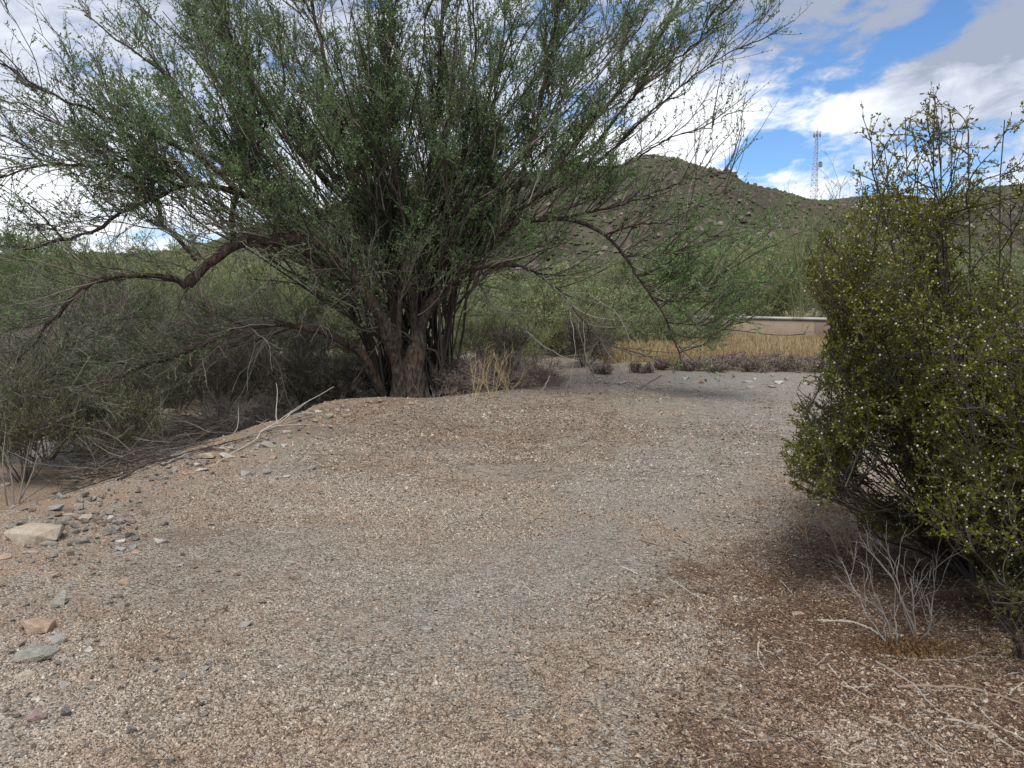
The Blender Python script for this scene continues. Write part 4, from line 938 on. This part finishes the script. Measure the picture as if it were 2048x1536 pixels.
for px, py, tips, lab in [
    (1690, 1110, [(1640, 1030), (1610, 1020), (1655, 1000), (1670, 1030)], 'leaning straw weed nearest the gravel path'),
    (1725, 1100, [(1655, 975), (1700, 1000), (1690, 970), (1640, 985)], 'tall leaning straw weed under the left of the olive bush'),
    (1775, 1110, [(1720, 1010), (1745, 990), (1760, 1020), (1700, 980)], 'straw weed close to the bare shrub stems'),
    (1620, 1092, [(1598, 1030), (1585, 1040)], 'small pale straw weed standing alone left of the others')]:
    b = PGZ(px, py); bare_shrub(b, [PT(u, v, b[1]+.1) for u, v in tips], lab, .0022, name='dry_weed', n2=5)['group'] = gW
b = PGZ(872, 828); r_ = bare_shrub(b, [PT(835, 780, b[1]), PT(880, 790, b[1]), PT(888, 800, b[1]), PT(860, 770, b[1])], 'little pale dead sprig standing before the trunk', .004, name='bare_shrub', n2=3)
for px, lab in ((950, 'thin reddish dry weed right of the trunk on the rim'), (985, 'reddish dry weed in front of the tumbleweed mound'), (1020, 'dry weed at the right side of the tumbleweed mound')):
    b = PGZ(px, 800-(px-950)*.2); bare_shrub(b, [PT(px+rng.uniform(-35, 35), rng.uniform(690, 740), b[1]+rng.uniform(-.1, .3)) for _ in range(5)], lab, .004, name='dry_weed', n2=5)
# dark bare stems in the lower left corner
b = PGZ(25, 1010); bare_shrub(b, [PT(12, 850, b[1]), PT(60, 880, b[1]+.1), PT(-15, 870, b[1]), PT(75, 900, b[1]+.3)], 'dark bare stems rising at the left edge above the stones', .010, name='bare_shrub', n2=3)

# ------------------------------------------------------------------ rocks
def rock_mesh(w, d, h, n=13, flat=.75):
    bm = bmesh.new()
    for i in range(n):
        a = rng.uniform(0, 2*math.pi); e_ = rng.uniform(-1, 1); rr = math.sqrt(max(0, 1-e_*e_*.35))
        bm.verts.new((math.cos(a)*rr*w/2*rng.uniform(.65, 1.15), math.sin(a)*rr*d/2*rng.uniform(.65, 1.15), max(-.3, min(e_, flat))*h*.62+h*.12))
    res = bmesh.ops.convex_hull(bm, input=bm.verts); bmesh.ops.delete(bm, geom=[v for v in bm.verts if not v.link_faces], context='VERTS')
    bmesh.ops.bevel(bm, geom=list(bm.edges), offset=min(w, d, h)*.025, segments=1, affect='EDGES', profile=.5)
    me = bpy.data.meshes.new('rock'); bm.to_mesh(me); bm.free(); return me
def rock(px, py, wpx, hpx, mat, label, group=None, name='rock', cat='rock', rot=None):
    p = PGZ(px, py+hpx*.35); D = p[1]/cp; w = wpx/F*D; h = hpx/F*D*1.0; dd = w*rng.uniform(.6, .9)
    me = rock_mesh(w, dd, max(h*.85, w*.25)); me.materials.append(RM[mat])
    o = bpy.data.objects.new(name, me); o.location = (p[0], p[1], p[2]+h*.04); o.rotation_euler = (rng.uniform(-.15, .15), rng.uniform(-.15, .15), rng.uniform(-.5, .5) if rot is None else rot)
    link(o); return tag(o, label, cat, group)
gR = 'stones along the left rim of the bank'
RK = [
 (75, 1245, 82, 38, 'tan', 'large angular pinkish tan rock near the left edge'),
 (118, 1272, 40, 32, 'blue', 'blue grey speckled rock beside the large pinkish tan rock'),
 (120, 1192, 46, 44, 'green', 'rounded greenish grey rock left on the slope'),
 (110, 1146, 28, 22, 'tan', 'small peach coloured stone above the rounded greenish rock'),
 (140, 1170, 14, 12, 'blue', 'tiny pale blue stone touching the rounded greenish rock'),
 (248, 1162, 28, 14, 'tan', 'flat peach stone right of the rounded greenish rock'),
 (75, 1300, 90, 34, 'green', 'half buried mossy grey rock below the pinkish tan rock'),
 (50, 1348, 52, 22, 'cream', 'flat cream stone near the left edge'),
 (130, 1365, 30, 16, 'blue', 'flat pale blue stone right of the cream stone'),
 (72, 1427, 52, 26, 'pink', 'pink stone in the bottom left corner'),
 (132, 1420, 28, 32, 'dark', 'dark and white streaked stone beside the pink stone'),
 (264, 1456, 28, 28, 'dark', 'dark grey broken stone in the lower left'),
 (283, 1462, 18, 20, 'blue', 'bluish shard touching the dark grey broken stone'),
 (180, 1297, 26, 14, 'white', 'white flake of stone below the blue grey rock'),
 (180, 1372, 32, 12, 'green', 'flat greenish stone right of the flat pale blue one'),
 (355, 1438, 20, 10, 'white', 'small white stone right of the dark broken stone'),
 (372, 1303, 26, 16, 'green', 'pale round stone on the left gravel'),
 (492, 1246, 30, 16, 'grey', 'grey flat stone on the left middle gravel'),
 (524, 1200, 24, 14, 'dark', 'dark slate stone on the left middle gravel'),
 (412, 1335, 20, 14, 'grey', 'grey stone above the pair of pale pebbles, lower left'),
 (324, 1077, 34, 20, 'white', 'pale pointed stone alone at the right of the stone heap'),
 (425, 1047, 20, 10, 'blue', 'bluish stone at the middle of the left slope'),
 (494, 1097, 16, 20, 'green', 'small upright pale stone on the tan ground'),
 (362, 1128, 16, 10, 'blue', 'small pale blue stone under the pale pointed one'),
 (80, 1058, 125, 50, 'cream', 'big cream coloured boulder end in the left heap of stones'),
 (165, 1080, 38, 18, 'dark', 'dark flat slab in the heap of stones'),
 (218, 1060, 44, 20, 'dark', 'dark blue grey slab near the middle of the heap'),
 (200, 1044, 24, 14, 'dark', 'dark stone on top of the heap'),
 (222, 1034, 24, 20, 'white', 'white stone on top of the heap'),
 (258, 1040, 30, 14, 'pink', 'reddish stone at the right of the heap'),
 (172, 1033, 26, 18, 'cream', 'yellowish stone at the upper part of the heap'),
 (115, 1012, 44, 18, 'grey', 'grey flat rock on the rim above the heap'),
 (188, 994, 30, 16, 'green', 'pale grey stone on the rim of the bank'),
 (160, 998, 22, 14, 'green', 'greenish stone next to the pale grey stone on the rim'),
 (135, 1024, 28, 14, 'cream', 'cream stone just below the grey flat rock'),
 (98, 1085, 34, 16, 'green', 'pale stone under the big cream boulder'),
 (12, 1072, 26, 14, 'tan', 'orange brown stone at the left edge beside the cream boulder'),
 (12, 1110, 40, 12, 'tan', 'flat orange stone at the left edge below the heap'),
 (240, 1080, 24, 14, 'white', 'whitish stone at the lower right of the heap'),
 (210, 1082, 18, 20, 'tan', 'small upright tan stone in the heap'),
 (240, 1095, 24, 14, 'blue', 'bluish stone at the foot of the heap'),
 (265, 1092, 22, 12, 'grey', 'grey stone at the right foot of the heap'),
 (272, 1102, 28, 8, 'tan', 'thin peach flake at the foot of the heap'),
 (60, 1103, 36, 12, 'cream', 'long cream stone below the heap'),
 (538, 886, 38, 22, 'green', 'round grey green boulder with a white top on the rim'),
 (516, 890, 20, 14, 'blue', 'small blue grey stone touching the round boulder'),
 (454, 908, 38, 20, 'white', 'white rounded stone on the rim'),
 (408, 909, 46, 18, 'cream', 'long pale slab tilted along the rim'),
 (452, 897, 44, 10, 'cream', 'flat cream slab behind the white rounded stone'),
 (395, 927, 24, 12, 'white', 'white egg shaped stone on the rim below the long slab'),
 (370, 943, 16, 16, 'tan', 'small square orange stone on the rim'),
 (405, 939, 34, 9, 'white', 'thin white slab below the egg shaped stone'),
 (497, 942, 34, 18, 'blue', 'blue grey angular stone on the upper left ground'),
 (533, 942, 20, 18, 'grey', 'grey stone right of the blue grey angular one'),
 (490, 917, 22, 14, 'tan', 'tan stone between the white stone and the round boulder'),
 (545, 912, 28, 14, 'tan', 'orange tan stone below the round boulder'),
 (568, 888, 18, 14, 'white', 'pale wedge stone right of the round boulder'),
 (584, 891, 14, 8, 'tan', 'tiny peach stone right of the pale wedge'),
 (576, 863, 22, 12, 'white', 'white broken stone above the wedge'),
 (627, 934, 22, 14, 'blue', 'blue grey flat stone on the upper ground'),
 (575, 952, 18, 8, 'white', 'white flat flake on the upper ground'),
 (658, 830, 22, 18, 'green', 'pale pointed stone on the rim left of the trunk'),
 (620, 827, 26, 10, 'white', 'white flat stones on the rim near the narrow bush'),
 (636, 821, 22, 8, 'white', 'pale slab on the rim beside the narrow bush'),
 (759, 801, 16, 12, 'tan', 'rounded tan stone on the rim before the trunk'),
 (738, 803, 22, 7, 'tan', 'low tan stone left of the rounded one before the trunk'),
 (822, 806, 16, 8, 'tan', 'tan stone at the foot of the trunk'),
 (895, 800, 14, 8, 'tan', 'tan stone right of the trunk foot'),
 (695, 820, 12, 8, 'white', 'small white stone before the rim stones'),
 (815, 950, 18, 7, 'white', 'white flat chip in the upper middle of the clearing'),
 (915, 1333, 13, 12, 'white', 'bright white pebble in the lower middle of the gravel'),
 (755, 1153, 10, 9, 'white', 'white pebble in the middle of the gravel'),
 (855, 1252, 38, 10, 'grey', 'pale buried slab in the middle of the gravel'),
 (1498, 772, 26, 12, 'green', 'brown flat rock at the far end of the path'),
 (1452, 775, 8, 6, 'dark', 'tiny dark stone left of the brown flat rock'),
 (1496, 762, 26, 8, 'grey', 'pale grey slab behind the brown flat rock'),
 (1545, 772, 20, 7, 'grey', 'grey slab right of the brown flat rock'),
 (1560, 764, 24, 9, 'white', 'pale stone at the foot of the dry bushes'),
 (1510, 756, 12, 6, 'white', 'small white stone among the dry bushes'),
 (1596, 1227, 32, 12, 'tan', 'pinkish oblong stone on the brown litter'),
 (1557, 1301, 18, 12, 'grey', 'round grey pebble, left of the pair on the litter'),
 (1586, 1302, 18, 11, 'grey', 'grey pebble, right of the pair on the litter'),
 (1428, 1217, 13, 12, 'white', 'round whitish pebble beside the branched pale twig'),
 (1598, 1400, 20, 9, 'grey', 'flat grey pebble low on the litter'),
 (1804, 1408, 16, 8, 'white', 'pale pebble under the long leaning twig'),
 (1673, 1505, 14, 10, 'grey', 'grey pebble near the bottom, on the litter'),
 (1800, 1270, 16, 10, 'white', 'white stone between the two bare shrubs'),
 (1711, 1040, 20, 8, 'grey', 'pale flat stone under the low left branches of the olive bush'),
 (10, 968, 22, 10, 'tan', 'flat tan stone on the far side of the hollow at the left edge'),
 (68, 923, 10, 6, 'white', 'white pebble on the far side of the hollow'),
]
for px, py, w, h, mt, lab in RK: rock(px, py, w, h, mt, lab, gR if px < 700 else None)
def small_rocks():
    pool = {m: [] for m in RM}
    for m in RM:
        for k in range(4): me = rock_mesh(1, .8, .8, 11); me.materials.append(RM[m]); pool[m].append(me)
    names = ['white', 'grey', 'green', 'tan', 'cream', 'blue', 'dark']
    def put(px, py, s, lab, grp):
        p = PGZ(px, py); m = rng.choice(names, p=[.34, .09, .13, .20, .18, .04, .02]); D = p[1]; w = s/F*D
        o = bpy.data.objects.new('pebble', pool[m][rng.integers(4)]); w *= 1.25; o.location = (p[0], p[1], p[2]+w*.10); o.scale = (w, w, w*rng.uniform(.6, 1.1)); o.rotation_euler = (rng.uniform(-.3, .3), rng.uniform(-.3, .3), rng.uniform(0, 6.28)); link(o)
        tag(o, lab, 'pebble', grp)
    for k in range(120):   # the heap
        px = np.clip(rng.normal(170, 75), -20, 330); py = np.clip(rng.normal(1052, 30)-(px-150)*.12, 985, 1125); put(px, py, rng.uniform(6, 18), 'loose small stone in the heap of stones at the left', 'small stones of the left heap')
    for k in range(85):   # along the rim
        px = rng.uniform(200, 700); ey = np.interp(px, [0, 200, 330, 400, 500, 600, 680], [1040, 985, 932, 906, 870, 834, 812]); put(px, ey+abs(rng.normal(0, 22))+3, rng.uniform(5, 15), 'small stone scattered along the rim of the dirt bank', 'small stones along the rim')
    for k in range(150):   # left slope
        px = rng.uniform(-10, 560)*rng.random()**.3; py = rng.uniform(1090, 1530); put(px, py, rng.uniform(6, 19)*(.7+.3*(py-1090)/440), 'small stone half sunk in the gravel of the left slope', 'small stones on the left slope')
    for k in range(26): put(rng.uniform(1150, 1640), rng.uniform(752, 776), rng.uniform(5, 13), 'small stone at the far edge of the clearing', 'small stones at the far edge')
small_rocks()

# ------------------------------------------------------------------ loose gravel and litter
def scatter(name, n, pxr, pyr, size, mat, label, wfn=None, flat=.45, long_=1.6, zlo=.0):
    px = rng.uniform(*pxr, n); py = pyr[0]+(pyr[1]-pyr[0])*rng.random(n)**.8
    X_ = (px-1024)/F; Yv = (768-py)/F; dy = cp+Yv*sp; dz = -sp+Yv*cp; s = -EYE/dz; x = X_*s; y = dy*s
    for _ in range(3): z = gz(x, y); s = (z-EYE)/dz; x = X_*s; y = dy*s
    z = gz(x, y); k = np.ones(n, bool)
    if wfn is not None: k = rng.random(n) < wfn(x, y)
    x, y, z = x[k], y[k], z[k]; n = len(x); sz = size*np.minimum(rng.lognormal(0, .47, n), 2.4)*np.clip(y/4.5, 1, 2.2)
    a = rng.uniform(0, 6.28, n); u = np.stack([np.cos(a), np.sin(a), rng.normal(0, .25, n)], -1); v = np.stack([-np.sin(a), np.cos(a), rng.normal(0, .25, n)], -1)
    lu = (sz*rng.uniform(.8, long_, n))[:, None]; lv = (sz*rng.uniform(.4, .9, n))[:, None]; c = np.stack([x, y, z+sz*.08], -1); up = np.array([0, 0, 1])*(sz*flat*rng.uniform(.5, 1.3, n))[:, None]
    j = lambda: rng.uniform(.7, 1.2, (n, 1))
    V = np.stack([c-u*lu*.5*j(), c-v*lv*.5*j(), c+u*lu*.5*j(), c+v*lv*.5*j(), c+up+u*lu*.15*(j()-.9)*3, c+up*.8+v*lv*.2], 1)
    T_ = np.array([[0, 1, 4], [1, 2, 4], [2, 5, 4], [2, 3, 5], [3, 0, 5], [0, 4, 5]])
    g = Geo(); g.add(V, ((np.arange(n)*6)[:, None, None]+T_[None]).reshape(-1, 3), np.repeat(rng.random(n), 6))
    tag(g.build(name, M[mat]), label, 'gravel', kind='stuff')
notred = lambda x, y: (1-red_w(x, y)*.85)*(.12+.88*sst(fbm(x*1.5+3, y*1.5)+.25*(fbm(x*7, y*7)-.47)+path_w(x, y)*.14, .38, .54))*(1-.35*path_w(x, y))*(1-.6*sst(edge_sd(x, y), -1.3, .1)*(1-sst(y, 10.5, 12))*sst(-x, .8, 2.2))*np.clip(1.1-sst(edge_sd(x, y), .3, 1.0), 0, 1)
scatter('gravel', 380000, (-60, 2110), (880, 1640), .0060, 'litter', 'fine gravel and chips covering the clearing', notred)
scatter('leaf_litter', 110000, (1050, 2200), (930, 1640), .0085, 'redlitter', 'brown leaf litter and chips under the bushes at the right', lambda x, y: red_w(x, y)**.6, flat=.35, long_=2.2)
scatter('coarse_gravel', 110000, (-60, 1900), (752, 1080), .0075, 'litter', 'coarser chips on the far half of the clearing', notred)
scatter('loose_stones', 5200, (-60, 2050), (860, 1640), .0115, 'litter', 'scattered coarser grit and small dark stones in the gravel', lambda x, y: (1-red_w(x, y)*.8)*sst(fbm(x*1.1+20, y*1.1), .36, .6), flat=.6, long_=1.3)
scatter('tree_litter', 60000, (560, 1560), (772, 930), .0056, 'redlitter', 'brown fallen leaf litter on the ground in front of the big tree', lambda x, y: sst(fbm(x*.8+3, y*.8+8)+.25*sst(-np.hypot((x+1)/2.6, (y-10.6)/2.2), -1.4, -.2), .36, .62)*np.clip(1.1-sst(edge_sd(x, y), .0, .5), 0, 1), flat=.3, long_=2.4)
def straws():
    g = Geo()
    for n, bx, by, sc, zone in ((4200, (1050, 2150), (1000, 1600), 1.1, 1), (4500, (250, 1650), (820, 1560), .8, 0), (1800, (600, 1650), (765, 960), 2.0, 0)):
        px = rng.uniform(*bx, n); py = rng.uniform(*by, n); o = np.array([PG(a, b) for a, b in zip(px, py)]); k = edge_sd(o[:, 0], o[:, 1]) < 0
        if zone: k &= rng.random(n) < red_w(o[:, 0], o[:, 1])*.9+.12
        o = o[k]; n = len(o); a = rng.uniform(0, 6.28, n); d = np.stack([np.cos(a), np.sin(a), 0*a], -1)
        P = grow(o, d, rng.lognormal(-2.9, .5, n)*sc, 4, .13, (0, 0, 0), 0); P[:, :, 2] = gz(P[:, :, 0], P[:, :, 1])+.004+rng.random((n, 1))*.006
        tubes(g, P, taper(np.full(n, .0014*sc**.5), np.full(n, .0009*sc**.5), 5), 3, rng.random(n))
    tag(g.build('twig_litter', M['brownwood']), 'tiny straws and twig bits strewn over the ground', 'litter', kind='stuff')
straws()
# orange-brown moss-like litter under the bare shrub
def rust():
    g = Geo(); n = 2600; c = PGZ(1815, 1302); x = c[0]+rng.normal(0, .13, n); y = c[1]+rng.normal(0, .06, n); o = np.stack([x, y, gz(x, y)+rng.random(n)*.03], -1)
    leaves(g, o, nrm(randv(n)+np.array([0, 0, .4])), rng.uniform(.008, .02, n), .4)
    m = leaf_mat('rusty_dead_leaf', [(0, (.10, .05, .02)), (.5, (.20, .115, .05)), (1, (.32, .21, .10))], .2, .8)
    tag(g.build('rusty_litter', m), 'rust orange dead leaves heaped at the foot of the bare shrubs', 'litter', kind='stuff')
rust()
